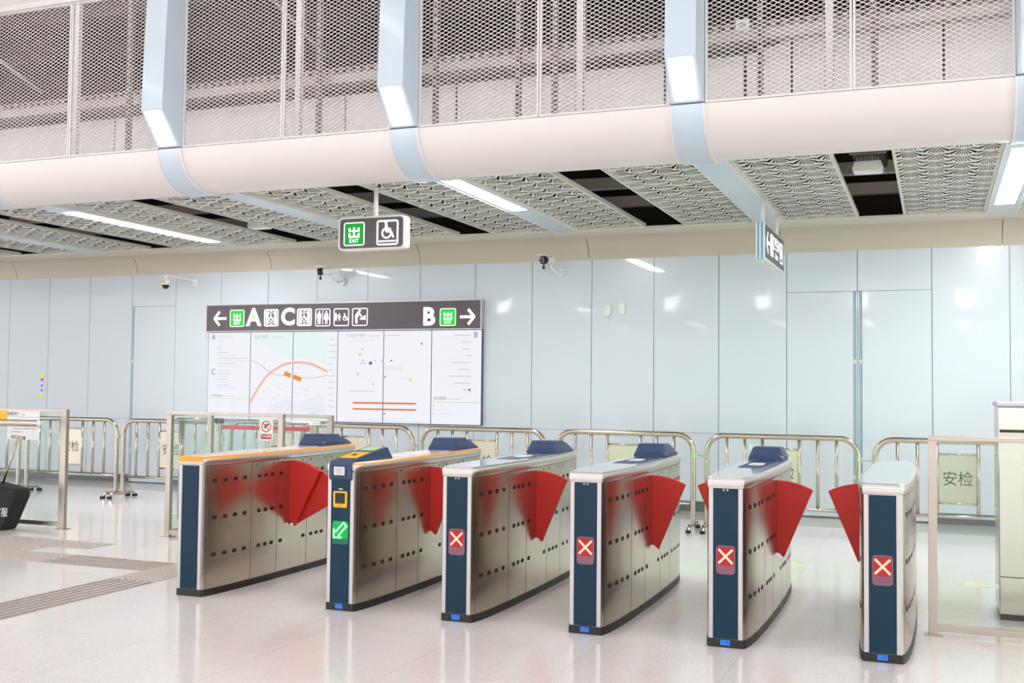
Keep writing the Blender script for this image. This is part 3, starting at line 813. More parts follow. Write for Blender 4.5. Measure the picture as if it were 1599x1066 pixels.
# ================================================================== CROWD BARRIERS
def barrier_proto():
    r = empty('crowd_barrier', (0, 0, 0)); Wd, H_, rad = 1.64, 1.085, .19
    path = [(0, 0, .06), (0, 0, H_ - rad)]
    for k in range(1, 10):
        a = PI - k * PI / 20; path.append((rad + rad * math.cos(a), 0, H_ - rad + rad * math.sin(a)))
    path.append((rad, 0, H_)); path.append((Wd - rad, 0, H_))
    for k in range(1, 10):
        a = PI / 2 - k * PI / 20; path.append((Wd - rad + rad * math.cos(a), 0, H_ - rad + rad * math.sin(a)))
    path += [(Wd, 0, H_ - rad), (Wd, 0, .06)]
    b = B(); b.tube(path, .030, 'tube', n=16); b.build('hoop_frame', r)
    b = B(); b.tube([(0, 0, .30), (Wd, 0, .30)], .019, 'tube', n=10); b.build('lower_rail', r)
    for x in (.225, .425, .62, 1.02, 1.215, 1.415):
        b = B(); b.tube([(x, 0, .30), (x, 0, H_)], .0175, 'tube', n=10); b.build('upright_bar', r)
    for z in (.435, .95):
        b = B(); b.tube([(.62, 0, z), (1.02, 0, z)], .011, 'tube', n=8); b.build('plate_rail', r)
    b = B(); b.box(.638, 1.002, -.006, .006, .445, .94, 'plate'); p = b.build('sign_plate', r); p['label'] = 'steel plate with dark Chinese characters'
    text_obj('lettering', '安检', .165, 'ink_plate', p, T((.82, -.0065, .685)), depth=.0004, sx=.92)
    for x in (0, Wd):
        b = B(); b.tube([(x, -.255, .022), (x, -.235, .05), (x, -.19, .075), (x, -.10, .066), (x, 0, .062), (x, .10, .066), (x, .19, .075), (x, .235, .05), (x, .255, .022)], .0215, 'tube', n=10); f = b.build('foot', r)
        for s in (-1, 1):
            b = B(); b.box(x - .027, x + .027, s * .255 - .03, s * .255 + .03, 0.0, .036, 'rubber'); b.build('rubber_cap', f, bevel=0.006)
    for z in (.86,):
        b = B(); b.box(Wd + .02, Wd + .045, -.012, .012, z - .03, z + .03, 'tube'); b.build('hook_lug', r)
    return r
bar = barrier_proto()
bspots = [(-12.44, 12.35, 'steel crowd barrier behind the glass fence with the notice, near the bag'),
          (-14.24, 12.35, 'steel crowd barrier cut by the left edge of the photo'),
          (-10.68, 12.35, 'steel crowd barrier just left of the first gate, behind the glass enclosure post'),
          (-9.33, 12.98, 'steel crowd barrier seen through the small glass enclosure'),
          (-7.79, 12.35, 'steel crowd barrier below the lit map screens'),
          (-6.02, 12.35, 'steel crowd barrier behind the green arrow gate and the 112 gate'),
          (-4.222, 12.35, 'steel crowd barrier behind the 113 gate'),
          (-2.425, 12.35, 'steel crowd barrier behind the 114 gate'),
          (-.612, 12.35, 'steel crowd barrier behind the glass fence at the right')]
for k, (x, y, lab) in enumerate(bspots):
    o = bar if k == 0 else copy_tree(bar)
    o.location = (x, y, 0); tag(o, lab, 'barrier', 'crowd barriers along the wall')
for x in (-10.80, -6.15, -4.38, -2.585, -.785):
    b = B(); b.tube([(x + .05, 12.35, .86), (x + .09, 12.35, .845), (x + .14, 12.35, .86)], .005, 'tube', n=6)
    n_ = {-10.80: 'left of the glass enclosure', -6.15: 'right under the lit maps', -4.38: 'over the 112 gate', -2.585: 'just left of the 114 gate', -.785: 'beside the 115 gate'}[x]
    tag(b.build('link_hook'), 'thin steel hook joining two crowd barriers ' + n_, 'hook')

# ================================================================== GLASS FENCES
def fence(name, lab, x0, x1, y, posts, H_=1.31, pw=.08, bottom=.03, dy=.05):
    r = empty(name, (x0, y, 0)); tag(r, lab, 'glass fence')
    for p in posts:
        b = B(); b.box(p - x0 - pw / 2, p - x0 + pw / 2, -dy / 2, dy / 2, 0, H_ - .03, 'post'); q = b.build('post', r, bevel=.003)
        b = B(); b.box(p - x0 - pw / 2 - .03, p - x0 + pw / 2 + .03, -dy / 2 - .03, dy / 2 + .03, 0, .008, 'post'); b.build('base_plate', q)
    b = B(); b.box(0, x1 - x0, -.028, .028, H_ - .032, H_, 'post'); b.build('top_rail', r, bevel=.003)
    b = B(); b.box(.012, x1 - x0 - .012, -.018, .018, bottom, bottom + .045, 'post'); b.build('bottom_rail', r, bevel=.003)
    ps = sorted(posts)
    edges = [x0] + ps + [x1]
    for a, c in zip(edges, edges[1:]):
        a2 = a + (pw / 2 + .006 if a in ps else .0); c2 = c - (pw / 2 + .006 if c in ps else 0)
        if c2 - a2 < .2: continue
        b = B(); b.box(a2 - x0, c2 - x0, -.005, .005, bottom + .05, H_ - .04, 'glass'); b.build('glass_pane', r)
    return r
fence('glass_fence', 'steel-framed glass fence with paper notice at far left', -13.5, -8.90, 9.40, [-8.94, -11.2])
fence('glass_fence', 'front of the small glass enclosure left of the first gate', -7.55, -6.12, 9.40, [-7.52, -6.15], pw=.06)
fence('glass_fence', 'rear of the small glass enclosure, by the lit maps', -7.60, -6.00, 10.15, [-7.57, -6.03], H_=1.285, pw=.06)
# return pane at the enclosure's left side
r = empty('glass_side_screen', (-7.55, 9.43, 0)); tag(r, 'glass side pane closing the left end of the small enclosure', 'glass fence')
b = B(); b.box(-.02, .02, 0, .69, 1.265, 1.29, 'post'); b.build('top_rail', r); b = B(); b.box(-.015, .015, 0, .69, .03, .07, 'post'); b.build('bottom_rail', r)
b = B(); b.box(-.005, .005, .0, .69, .08, 1.26, 'glass'); b.build('glass_pane', r)
fence('glass_fence', 'steel-framed glass fence with thick post at far right', -.052, 3.6, 7.77, [-.024, 1.9], pw=.056)

# notice hung on the glass enclosure
r = empty('prohibition_sign', (-6.295, 9.35, 1.15)); tag(r, 'white no climbing sign with red crossed circle on the enclosure post', 'sign')
b = B(); b.prism(rrect(0, 0, .155, .215, .012), -.004, .004, 'y', 'white'); b.build('board', r)
b = B(); n = 28
for k in range(n):
    a0, a1 = 2 * PI * k / n, 2 * PI * (k + 1) / n
    b.prism([(.058 * math.cos(a0), .035 + .058 * math.sin(a0)), (.058 * math.cos(a1), .035 + .058 * math.sin(a1)), (.049 * math.cos(a1), .035 + .049 * math.sin(a1)), (.049 * math.cos(a0), .035 + .049 * math.sin(a0))], -.0045, -.0055, 'y', 'ink_red')
b.box(-.052, .052, -.0065, -.0055, .031, .039, 'ink_red', rot=Matrix.Rotation(math.radians(45), 3, 'Y'), piv=Vector((0, 0, .035)))
b.build('red_circle', r)
b = B()
b.prism(rrect(.018, .058, .018, .018, .008), -.0045, -.0053, 'y', 'ink_black')
def bar2(b, x0, z0, x1, z1, h_, y0, y1, m):
    v = Vector((x1 - x0, 0, z1 - z0)); l = v.length; n_ = Vector((-v.z, 0, v.x)) / l * h_
    b.prism([(x0 + n_.x, z0 + n_.z), (x0 - n_.x, z0 - n_.z), (x1 - n_.x, z1 - n_.z), (x1 + n_.x, z1 + n_.z)], y0, y1, 'y', m)
for q in ((.012, .05, -.012, .032, .007), (-.012, .032, -.03, .02, .005), (-.012, .032, -.002, .012, .005), (.01, .05, .034, .046, .004), (.005, .048, -.03, .05, .004)): bar2(b, q[0], q[1], q[2], q[3], q[4], -.0045, -.0053, 'ink_black')
b.build('climbing_figure', r)
b = B(); b.prism(rrect(0, -.068, .13, .05, .004), -.0045, -.0052, 'y', 'ink_red'); p = b.build('red_caption', r)
text_obj('lettering', '禁止翻越', .030, 'white', p, T((0, -.0054, -.066)), depth=.0003)

# paper notice and yellow board at the left fence
r = empty('paper_notice', (-9.505, 9.368, 1.125)); tag(r, 'white printed notice taped on the glass at far left', 'notice')
b = B(); b.box(-.235, .235, -.002, .002, -.16, .16, 'paper'); b.build('sheet', r)
text_obj('lettering', '温馨提示', .045, 'ink_black', r, T((-.15, -.0025, .125)), depth=.0003)
text_obj('lettering', 'Tips', .028, 'ink_black', r, T((.0, -.0025, .118)), depth=.0003)
text_obj('lettering', 'There are security facilities. Please keep', .021, 'ink_black', r, T((.02, -.0025, -.035)), depth=.0003)
text_obj('lettering', 'order. Thank you.', .021, 'ink_black', r, T((-.10, -.0025, -.075)), depth=.0003)
b = B(); b.box(-.235, .235, -.0026, -.002, .088, .094, 'green_print'); b.build('green_line', r)
o = B().box(-.35, .14, -.003, .003, -.05, .05, 'yellow').build('yellow_board'); o.location = (-9.885, 9.368, 1.235); tag(o, 'plain yellow board on the glass left of the notice', 'board')

# swing arms
r = empty('swing_arm', (-9.9, 8.9, 0)); tag(r, 'chrome tube arm reaching in from the left edge before the notice', 'barrier arm')
b = B(); b.tube([(-1.2, 0, 1.16), (1.08, 0, 1.172)], .036, 'tube', n=14); b.build('arm', r)
b = B(); b.tube([(1.08, 0, 1.172), (1.10, 0, 1.172), (1.11, 0, 1.172)], [.034, .028, .016], 'paper', n=14); b.build('end_cap', r)
b = B(); b.tube([(-1.2, 0, 0), (-1.2, 0, 1.2)], .04, 'tube', n=14); b.build('post', r)
r = empty('swing_arm', (-7.95, 10.7, 0)); tag(r, 'chrome tube arm with black end seen through the enclosure glass', 'barrier arm')
b = B(); b.tube([(-.50, 0, 1.175), (.02, 0, 1.175)], .026, 'tube', n=12); b.build('arm', r)
for x in (.02, .09):
    b = B(); b.tube([(x, 0, 1.175), (x + .05, 0, 1.175)], .032, 'cctv_black', n=12); b.build('end_cap', r)
b = B(); b.tube([(-.45, 0, 0), (-.45, 0, 1.17)], .026, 'tube', n=12); b.build('post', r)
# belt stanchions
def stanchion(x, y, lab, belt_to=None):
    r = empty('belt_stanchion', (x, y, 0)); tag(r, lab, 'stanchion')
    b = B(); b.tube([(0, 0, 0), (0, 0, .02), (0, 0, .035)], [.16, .16, .05], 'post', n=24); b.build('base', r)
    b = B(); b.tube([(0, 0, .03), (0, 0, 1.13)], .030, 'tube', n=14); b.build('pole', r)
    b = B(); b.tube([(0, 0, 1.04), (0, 0, 1.14)], .042, 'post', n=14); b.build('belt_head', r)
    if belt_to:
        b = B(); b.box(belt_to, -.04, -.002, .002, 1.065, 1.115, 'belt'); b.build('red_belt', r)
stanchion(-6.765, 11.0, 'belt stanchion with stretched red belt behind the enclosure', belt_to=-1.27)
stanchion(-8.08, 11.0, 'belt stanchion catching the left end of the red belt')

# steel cabinet at the right edge
r = empty('steel_cabinet', (.80, 8.75, 0)); tag(r, 'tall stainless steel cabinet behind the glass at the right edge', 'cabinet')
b = B(); b.box(-.39, .42, -.28, .28, .04, 1.50, 'steel_side'); b.build('body', r, bevel=.008)
b = B(); b.box(-.40, .43, -.29, .29, 1.50, 1.535, 'frame_al'); b.build('top', r, bevel=.01)
b = B(); b.box(-.38, .41, -.27, .27, 0, .04, 'black'); b.build('plinth', r)
b = B(); b.box(-.38, .41, -.286, -.28, 1.32, 1.34, 'seam'); b.build('front_seam', r)
b = B(); b.box(-.38, .41, -.284, -.28, .30, .306, 'seam'); b.build('door_gap', r)

# trolley bag at the left
r = empty('trolley_bag', (-9.72, 9.12, 0)); tag(r, 'black fabric trolley bag with white lettering tilted at the left edge', 'bag')
b = B(); b.prism([(-.20, .0), (.305, .0), (.34, .06), (.49, .36), (.495, .42), (.47, .455), (.18, .50), (-.02, .52), (-.07, .47)], -.11, .11, 'y', 'bag')
b.build('bag_body', r, bevel=.022, segs=3)
b = B(); b.prism([(-.08, .30), (.455, .30), (.47, .33), (-.07, .33)], -.118, -.108, 'y', 'bag'); b.build('seam_flap', r)
t_ = text_obj('lettering', '客服', .105, 'white', r, T((.305, -.1125, .195)), depth=.0006, sx=.9)
t_['label'] = 'white Chinese characters'
b = B(); b.tube([(.20, .0, .49), (.40, .0, .98)], .012, 'tube', n=8); b.build('handle_tube', r)
b = B(); b.tube([(.31, .0, 1.01), (.49, .0, 1.0)], .018, 'tube', n=10); b.build('handle_grip', r)

# ================================================================== WALL ITEMS
# information header (lightbox)
BX, BZ = -10.67, 2.44
r = empty('direction_lightbox', (BX, 14.19, BZ)); tag(r, 'long dark direction lightbox on the wall with A, C and B exits', 'sign')
b = B(); b.box(-.03, 4.665, 0, .108, -.0, .405, 'sign_face'); b.build('case', r)
b = B(); b.box(-.035, 4.67, -.006, .108, .400, .412, 'frame_al'); b.box(-.035, 4.67, -.006, .108, -.012, .0, 'frame_al'); b.box(4.655, 4.67, -.006, .108, 0, .4, 'frame_al'); b.box(-.035, -.025, -.006, .108, 0, .4, 'frame_al')
b.build('edge_trim', r)
def arrow(parent, xc, zc, s, d, mt='sign_white', y0=-.003, y1=0.0, t=.020):
    b = B(); bar2(b, xc - s * d, zc, xc + s * .8 * d, zc, t, y0, y1, mt)
    bar2(b, xc + s * .95 * d, zc - .004, xc + s * .1 * d, zc + s * .95, t, y0 - .0003, y1, mt); bar2(b, xc + s * .95 * d, zc + .004, xc + s * .1 * d, zc - s * .95, t, y0 - .0006, y1, mt)
    return b.build('arrow', parent)
def exit_mark(parent, xc, zc, w_, mt_g, y=0.0, lit='sign_white'):
    b = B(); b.prism(rrect(xc, zc, w_, w_ * 1.0, w_ * .1), y, y - .003, 'y', mt_g); p = b.build('exit_symbol', parent); p['label'] = 'green square reading EXIT'
    b = B(); ring_rrect(b, xc, zc, w_ * 1.06, w_ * 1.06, w_ * .12, w_ * .05, y - .004, y, lit); b.build('white_border', p)
    b = B(); u = w_ / 100.0
    def bx(x0, x1, z0, z1): b.box(xc + x0 * u, xc + x1 * u, y - .0045, y - .003, zc + z0 * u, zc + z1 * u, lit)
    bx(-5, 5, -6, 30); bx(-28, -18, 12, 28); bx(18, 28, 12, 28); bx(-28, 28, 10, 17); bx(-28, -18, -17, 4); bx(18, 28, -17, 4); bx(-28, 28, -17, -8)
    b.build('exit_character', p)
    text_obj('lettering', 'EXIT', 24 * u, lit, p, T((xc, y - .0035, zc - 32 * u)), depth=.0006, bold=.0006)
    return p
def person(b, x, z0, h, m, y0, y1, skirt=False):
    u = h / 10
    b.prism(rrect(x, z0 + 9.1 * u, 1.7 * u, 1.7 * u, .84 * u, 4), y0, y1, 'y', m)
    b.prism([(x - 1.9 * u, z0 + 8 * u), (x + 1.9 * u, z0 + 8 * u), (x + 2.1 * u, z0 + 4.6 * u), (x + 1.4 * u, z0 + 4.6 * u), (x + 1.2 * u, z0), (x + .25 * u, z0), (x, z0 + 3.6 * u), (x - .25 * u, z0), (x - 1.2 * u, z0), (x - 1.4 * u, z0 + 4.6 * u), (x - 2.1 * u, z0 + 4.6 * u)] if not skirt else
            [(x - 1.5 * u, z0 + 8 * u), (x + 1.5 * u, z0 + 8 * u), (x + 2.3 * u, z0 + 3.4 * u), (x + 1.0 * u, z0 + 3.4 * u), (x + .9 * u, z0), (x - .9 * u, z0), (x - 1.0 * u, z0 + 3.4 * u), (x - 2.3 * u, z0 + 3.4 * u)], y0, y1, 'y', m)
def wheelchair(b, x, z, s, m, y0, y1):
    n = 20
    for k in range(3, n + 1):
        a0, a1 = 2 * PI * k / n + .9, 2 * PI * (k + 1) / n + .9
        R1, R2 = .30 * s, .21 * s
        b.prism([(x + R1 * math.cos(a0), z - .12 * s + R1 * math.sin(a0)), (x + R1 * math.cos(a1), z - .12 * s + R1 * math.sin(a1)), (x + R2 * math.cos(a1), z - .12 * s + R2 * math.sin(a1)), (x + R2 * math.cos(a0), z - .12 * s + R2 * math.sin(a0))], y0, y1, 'y', m)
    b.prism(rrect(x - .04 * s, z + .44 * s, .17 * s, .17 * s, .083 * s, 4), y0, y1, 'y', m)
    bar2(b, x - .03 * s, z + .34 * s, x, z - .04 * s, .075 * s, y0, y1 - .0001, m)
    bar2(b, x + .0 * s, z + .12 * s, x + .24 * s, z + .10 * s, .04 * s, y0, y1 - .0002, m)
    bar2(b, x - .02 * s, z - .05 * s, x + .28 * s, z - .05 * s, .055 * s, y0, y1 - .0003, m)
    bar2(b, x + .26 * s, z - .04 * s, x + .40 * s, z - .36 * s, .055 * s, y0, y1 - .0004, m)
ZC = .195
arrow(r, .225, ZC, .115, -1)
exit_mark(r, .54, ZC, .25, 'sign_green_b')
text_obj('letter', 'A', .37, 'sign_white', r, T((.845, -.001, ZC)), depth=.001, bold=.014)
text_obj('letter', 'C', .35, 'sign_white', r, T((1.462, -.001, ZC)), depth=.001, bold=.014)
text_obj('letter', 'B', .35, 'sign_white', r, T((3.84, -.001, ZC - .03)), depth=.001, bold=.014)
exit_mark(r, 4.145, ZC - .03, .24, 'sign_green_b')
arrow(r, 4.45, ZC - .03, .115, 1)
def lift_symbol(xc):
    b = B(); ring_rrect(b, xc, ZC, .26, .265, .03, .022, -.003, 0, 'sign_white'); p = b.build('lift_symbol', r)
    b = B()
    for s in (-1, 1): b.box(xc + s * .072 - .022, xc + s * .072 + .022, -.003, 0, ZC - .10, ZC + .10, 'sign_white')
    for s in (-1, 1): b.prism([(xc - .03, ZC + s * .092), (xc + .03, ZC + s * .092), (xc, ZC + s * .118)], -.003, 0, 'y', 'sign_white')
    b.box(xc - .05, xc + .05, -.003, 0, ZC - .075, ZC - .066, 'sign_white'); b.box(xc - .05, xc + .05, -.003, 0, ZC + .066, ZC + .075, 'sign_white')
    wheelchair(b, xc - .005, ZC - .005, .12, 'sign_white', -.003, 0)
    b.build('lift_figure', p)
lift_symbol(1.165); lift_symbol(1.755)
def boxed(xc, nm_, fn):
    b = B(); ring_rrect(b, xc, ZC - .008, .262, .265, .03, .014, -.003, 0, 'sign_white'); p = b.build(nm_, r)
    b = B(); fn(b, xc); b.build('figure', p)
def f_wc(b, x):
    person(b, x - .062, ZC - .105, .195, 'sign_white', -.003, 0); person(b, x + .062, ZC - .105, .195, 'sign_white', -.003, 0, True)
    b.box(x - .004, x + .004, -.003, 0, ZC - .11, ZC + .10, 'sign_white')
def f_fam(b, x):
    person(b, x - .095, ZC - .06, .12, 'sign_white', -.003, 0); person(b, x - .035, ZC - .06, .11, 'sign_white', -.003, 0, True); wheelchair(b, x + .06, ZC - .01, .12, 'sign_white', -.003, 0)
def f_baby(b, x):
    b.prism(rrect(x - .005, ZC + .085, .04, .04, .019, 4), -.003, 0, 'y', 'sign_white')
    bar2(b, x - .01, ZC + .062, x - .062, ZC - .0, .026, -.003, 0, 'sign_white'); bar2(b, x - .062, ZC + .01, x - .055, ZC - .105, .018, -.003, -.0001, 'sign_white')
    bar2(b, x - .02, ZC + .045, x + .03, ZC - .0, .010, -.003, -.0002, 'sign_white'); bar2(b, x - .0, ZC - .035, x + .10, ZC - .045, .010, -.003, 0, 'sign_white')
    bar2(b, x + .025, ZC - .012, x + .09, ZC - .022, .013, -.003, -.0003, 'sign_white'); b.prism(rrect(x + .085, ZC + .002, .028, .028, .013, 3), -.003, 0, 'y', 'sign_white')
boxed(2.075, 'toilet_symbol', f_wc); boxed(2.395, 'family_symbol', f_fam); boxed(2.71, 'baby_care_symbol', f_baby)

# six screens ------------------------------------------------------
r = empty('information_screens', (BX, 14.24, 1.06)); tag(r, 'wall of six lit upright screens with white maps under the direction lightbox', 'screens')
SX = [-.02, .765, 1.535, 2.315, 3.09, 3.87, 4.66]
SH = 1.365
screens = []
for k, (a, c) in enumerate(zip(SX, SX[1:])):
    b = B(); b.box(a, c, 0, .058, 0, SH, 'bezel'); bz = b.build('screen_case', r)
    b = B(); e = .007; b.box(a + e, c - e, -.004, 0.001, e, SH - e, 'screen'); s = b.build('display', bz); screens.append(s)
    s['label'] = ['screen with A and C exit lists', 'left half of the street map', 'right half of the street map', 'left half of the station plan', 'right half of the station plan', 'screen with the B exit list'][k]
y0, y1 = -.0055, -.0042
def zl(z): return z - 1.06
# street map tints
b = B(); b.prism([(.775, zl(2.41)), (1.53, zl(2.41)), (1.53, zl(2.02)), (1.30, zl(2.08)), (1.0, zl(2.22)), (.775, zl(2.18))], -.0044, -.0041, 'y', 'screen_teal')
b.build('map_tint', screens[1])
b = B(); b.prism([(1.542, zl(2.41)), (2.14, zl(2.41)), (2.14, zl(1.90)), (1.85, zl(2.02)), (1.542, zl(2.03))], -.0044, -.0041, 'y', 'screen_teal')
b.prism([(1.542, zl(1.30)), (2.05, zl(1.50)), (2.18, zl(1.10)), (1.542, zl(1.08))], -.0044, -.0041, 'y', 'screen_lav'); b.build('map_tint', screens[2])
b = B(); b.prism([(1.05, zl(1.10)), (1.1, zl(1.25)), (1.53, zl(1.45)), (1.53, zl(1.08))], -.0044, -.0041, 'y', 'screen_lav'); b.build('map_tint', screens[1])
rng = random.Random(3)
def smooth(pts, n=6):
    out = []
    for i in range(len(pts) - 1):
        p0, p1, p2, p3 = pts[max(i - 1, 0)], pts[i], pts[i + 1], pts[min(i + 2, len(pts) - 1)]
        for k in range(n):
            t = k / n
            out.append(tuple(.5 * ((2 * p1[j]) + (-p0[j] + p2[j]) * t + (2 * p0[j] - 5 * p1[j] + 4 * p2[j] - p3[j]) * t * t + (-p0[j] + 3 * p1[j] - 3 * p2[j] + p3[j]) * t ** 3) for j in (0, 1)))
    out.append(pts[-1]); return out
def route(pts, h_, mt, nm_, y0, y1):
    P_ = smooth(pts)
    for si, (lo, hi) in ((1, (.765, 1.535)), (2, (1.535, 2.315))):
        b = B(); any_ = False
        for (xa, za), (xb, zb) in zip(P_, P_[1:]):
            if (xa + xb) / 2 < lo + .006 or (xa + xb) / 2 > hi - .006: continue
            bar2(b, xa, za - 1.06, xb + .002, zb - 1.06, h_, y0, y1, mt); any_ = True
        if any_: b.build(nm_, screens[si])
        else: b.bm.free()
route([(.781, 1.342), (.94, 1.58), (1.109, 1.77), (1.337, 1.898), (1.553, 1.948), (1.847, 1.929), (2.139, 1.814)], .019, 'ink_peach', 'orange_route', -.0052, -.0045)
route([(.765, 1.987), (.966, 1.907), (1.143, 1.79), (1.34, 1.751), (1.557, 1.733), (1.851, 1.715), (2.151, 1.756)], .004, 'ink_pink', 'pink_route', -.0058, -.0053)
b = B(); bar2(b, 1.39, 1.79 - 1.06, 1.50, 1.745 - 1.06, .035, -.0066, -.0059, 'ink_amber'); b.build('station_mark', screens[1])
b = B(); bar2(b, 1.55, 1.735 - 1.06, 1.69, 1.69 - 1.06, .035, -.0066, -.0059, 'ink_amber'); b.build('station_mark', screens[2])
def scribble(b, x0, x1, z, h_, m='ink_grey', wmin=.012, wmax=.03, align='l'):
    x = x0
    while x < x1 - .008:
        w_ = min(rng.uniform(wmin, wmax), x1 - x); b.box(x, x + w_, y0, y1, z - h_ / 2, z + h_ / 2, m); x += w_ + .008
# faint street lines, street names
for si, lo, hi in ((1, .78, 1.52), (2, 1.55, 2.15)):
    b = B()
    for k in range(14):
        x = rng.uniform(lo, hi - .14); z = rng.uniform(.06, .62); a = rng.choice((.45, -.5, .3)); l = rng.uniform(.08, .14)
        bar2(b, x, z, x + l, z + a * l, .0025, -.0049, -.0042, 'ink_line')
    for k in range(12):
        x = rng.uniform(lo, hi - .06); z = rng.uniform(.08, 1.05); scribble(b, x, x + rng.uniform(.03, .06), z, .008, 'ink_line')
    b.build('street_detail', screens[si])
text_obj('lettering', '街区地图', .062, 'ink_grey', screens[1], T((.96, -.0046, zl(2.34))), depth=.0004)
text_obj('lettering', 'Street Map', .04, 'ink_grey', screens[1], T((1.26, -.0046, zl(2.335))), depth=.0004)
b = B()
for k in range(12): scribble(b, 2.17, 2.17 + rng.uniform(.05, .13), 1.24 - k * .092, .012)
b.box(2.19, 2.25, y0, y1, .05, .10, 'ink_grey'); b.build('index_text', screens[2])
# list screens
b = B()
zz = 1.30
for k, l in enumerate((.30, .30, .14, .12, .08, .13, .20, .40, .58, .62, .38, .50)):
    scribble(b, .13 + .02, .13 + .02 + l, zl(2.36) - k * .043, .010, 'ink_line' if k % 2 else 'ink_grey')
for k, l in enumerate((.26, .26, .18, .22, .18, .24, .40)):
    scribble(b, .15, .15 + l, zl(1.82) - k * .045, .010, 'ink_grey' if k % 2 else 'ink_line')
scribble(b, .05, .26, zl(1.43), .025, 'ink_grey', .02, .03); scribble(b, .29, .48, zl(1.42), .008, 'ink_line')
b.box(.0, .755, y0, y1, zl(1.386), zl(1.392), 'ink_green')
for k in range(4): scribble(b, .15, .24, zl(1.33) - k * .05, .008, 'ink_line'); scribble(b, .40, .52, zl(1.33) - k * .05, .008, 'ink_line')
b.build('list_text', screens[0])
text_obj('letter', 'A', .12, 'ink_blue', screens[0], T((.075, -.0046, zl(2.345))), depth=.0004)
text_obj('letter', 'C', .12, 'ink_blue', screens[0], T((.08, -.0046, zl(1.80))), depth=.0004)
b = B()
for k, l in enumerate((.27, .16, .15, .08, .32, .20, .34, .25, .12)):
    scribble(b, 4.50 - l, 4.50, zl(2.345) - k * .098, .013); b.box(3.92, 4.50, y0, y1, zl(2.31) - k * .098, zl(2.308) - k * .098, 'ink_line')
b.prism([(4.46, zl(1.58)), (4.49, zl(1.58)), (4.495, zl(1.545)), (4.47, zl(1.545))], y0, y1, 'y', 'ink_dark')
b.box(3.885, 4.645, y0, y1, zl(1.375), zl(1.384), 'ink_green'); scribble(b, 4.13, 4.36, zl(1.43), .010)
for k in range(3): scribble(b, 3.98, 4.10 + .1 * k, zl(1.33) - k * .055, .008, 'ink_line'); b.box(3.90, 3.93, y0, y1, zl(1.335) - k * .055, zl(1.32) - k * .055, 'ink_yellow')
b.build('list_text', screens[5])
text_obj('letter', 'B', .12, 'ink_blue', screens[5], T((4.565, -.0046, zl(2.345))), depth=.0004)
text_obj('lettering', '公交信息', .05, 'ink_dark', screens[5], T((4.01, -.0046, zl(1.435))), depth=.0004)
text_obj('lettering', '车站层平面图', .055, 'ink_grey', screens[3], T((2.62, -.0046, zl(2.35))), depth=.0004)
text_obj('lettering', 'Station Plan', .042, 'ink_grey', screens[3], T((2.94, -.0046, zl(2.345))), depth=.0004)
for si, lo, hi in ((3, 2.586, 3.083), (4, 3.097, 3.635)):
    b = B()
    b.box(lo, hi, y0, y1, zl(1.34), zl(1.366), 'ink_orange'); b.box(lo, hi, y0, y1, zl(1.25), zl(1.274), 'ink_orange'); b.build('train_bars', screens[si])
b = B()
for x, z in ((2.697, 2.068), (2.665, 1.778)): b.box(x - .02, x + .02, y0, y1, zl(z) - .02, zl(z) + .02, 'ink_yellow')
b.box(2.85, 2.90, y0, y1, zl(1.92), zl(1.965), 'ink_blue')
for x, z in ((2.74, 1.98), (2.72, 1.94), (2.77, 1.94), (2.95, 1.98), (3.06, 1.98), (2.92, 1.63), (2.74, 2.15)): b.box(x - .014, x + .014, y0, y1, zl(z) - .010, zl(z) + .010, 'ink_grey')
scribble(b, 2.52, 2.95, zl(2.27), .008, 'ink_line'); scribble(b, 2.52, 2.95, zl(1.525), .010); scribble(b, 2.50, 3.05, zl(1.09), .008, 'ink_grey', .006, .014)
bar2(b, 2.72, zl(1.77), 2.9, zl(1.70), .0015, y0, y1, 'ink_line'); b.build('plan_marks', screens[3])
b = B()
b.box(3.516, 3.556, y0, y1, zl(1.683), zl(1.723), 'ink_yellow')
for x, z in ((3.22, 1.98), (3.12, 1.74), (3.12, 1.20)): b.box(x - .014, x + .014, y0, y1, zl(z) - .010, zl(z) + .010, 'ink_blue')
bar2(b, 3.28, zl(1.76), 3.50, zl(1.71), .0015, y0, y1, 'ink_line'); scribble(b, 3.10, 3.35, zl(2.35), .010)
b.prism([(3.70, zl(2.24)), (3.72, zl(2.24)), (3.725, zl(2.21)), (3.70, zl(2.215))], y0, y1, 'y', 'ink_dark'); scribble(b, 3.10, 3.75, zl(1.09), .008, 'ink_grey', .006, .014)
for k in range(10): b.box(3.12 + .03 * k, 3.13 + .03 * k, y0, y1, zl(1.84), zl(1.90), 'ink_line')
b.build('plan_marks', screens[4])

# hanging exit sign -------------------------------------------------
r = empty('hanging_exit_sign', (-5.52, 10.05, 3.04)); tag(r, 'hanging lightbox sign reading EXIT beside a white wheelchair symbol', 'sign')
b = B(); b.prism(rrect(0, .17, .79, .355, .05, 6), -.0, .12, 'y', 'white'); b.build('case', r, bevel=.006)
b = B(); b.prism(rrect(-.0, .17, .745, .315, .035, 6), -.004, .0, 'y', 'sign_face'); b.build('face', r)
exit_mark(r, -.20, .165, .235, 'sign_green', y=-.004)
b = B(); ring_rrect(b, .195, .165, .255, .265, .03, .018, -.008, -.004, 'sign_white'); p = b.build('wheelchair_symbol', r)
b = B(); wheelchair(b, .185, .185, .20, 'sign_white', -.008, -.004); b.box(.095, .295, -.008, -.004, .068, .084, 'sign_white'); b.build('figure', p)
b = B(); b.tube([(0.02, .06, .345), (0.02, .06, .65)], .023, 'white', n=14); b.build('hanging_rod', r)
b = B(); b.tube([(0.02, .06, .344), (0.02, .06, .356)], .035, 'white', n=14); b.build('collar', r)
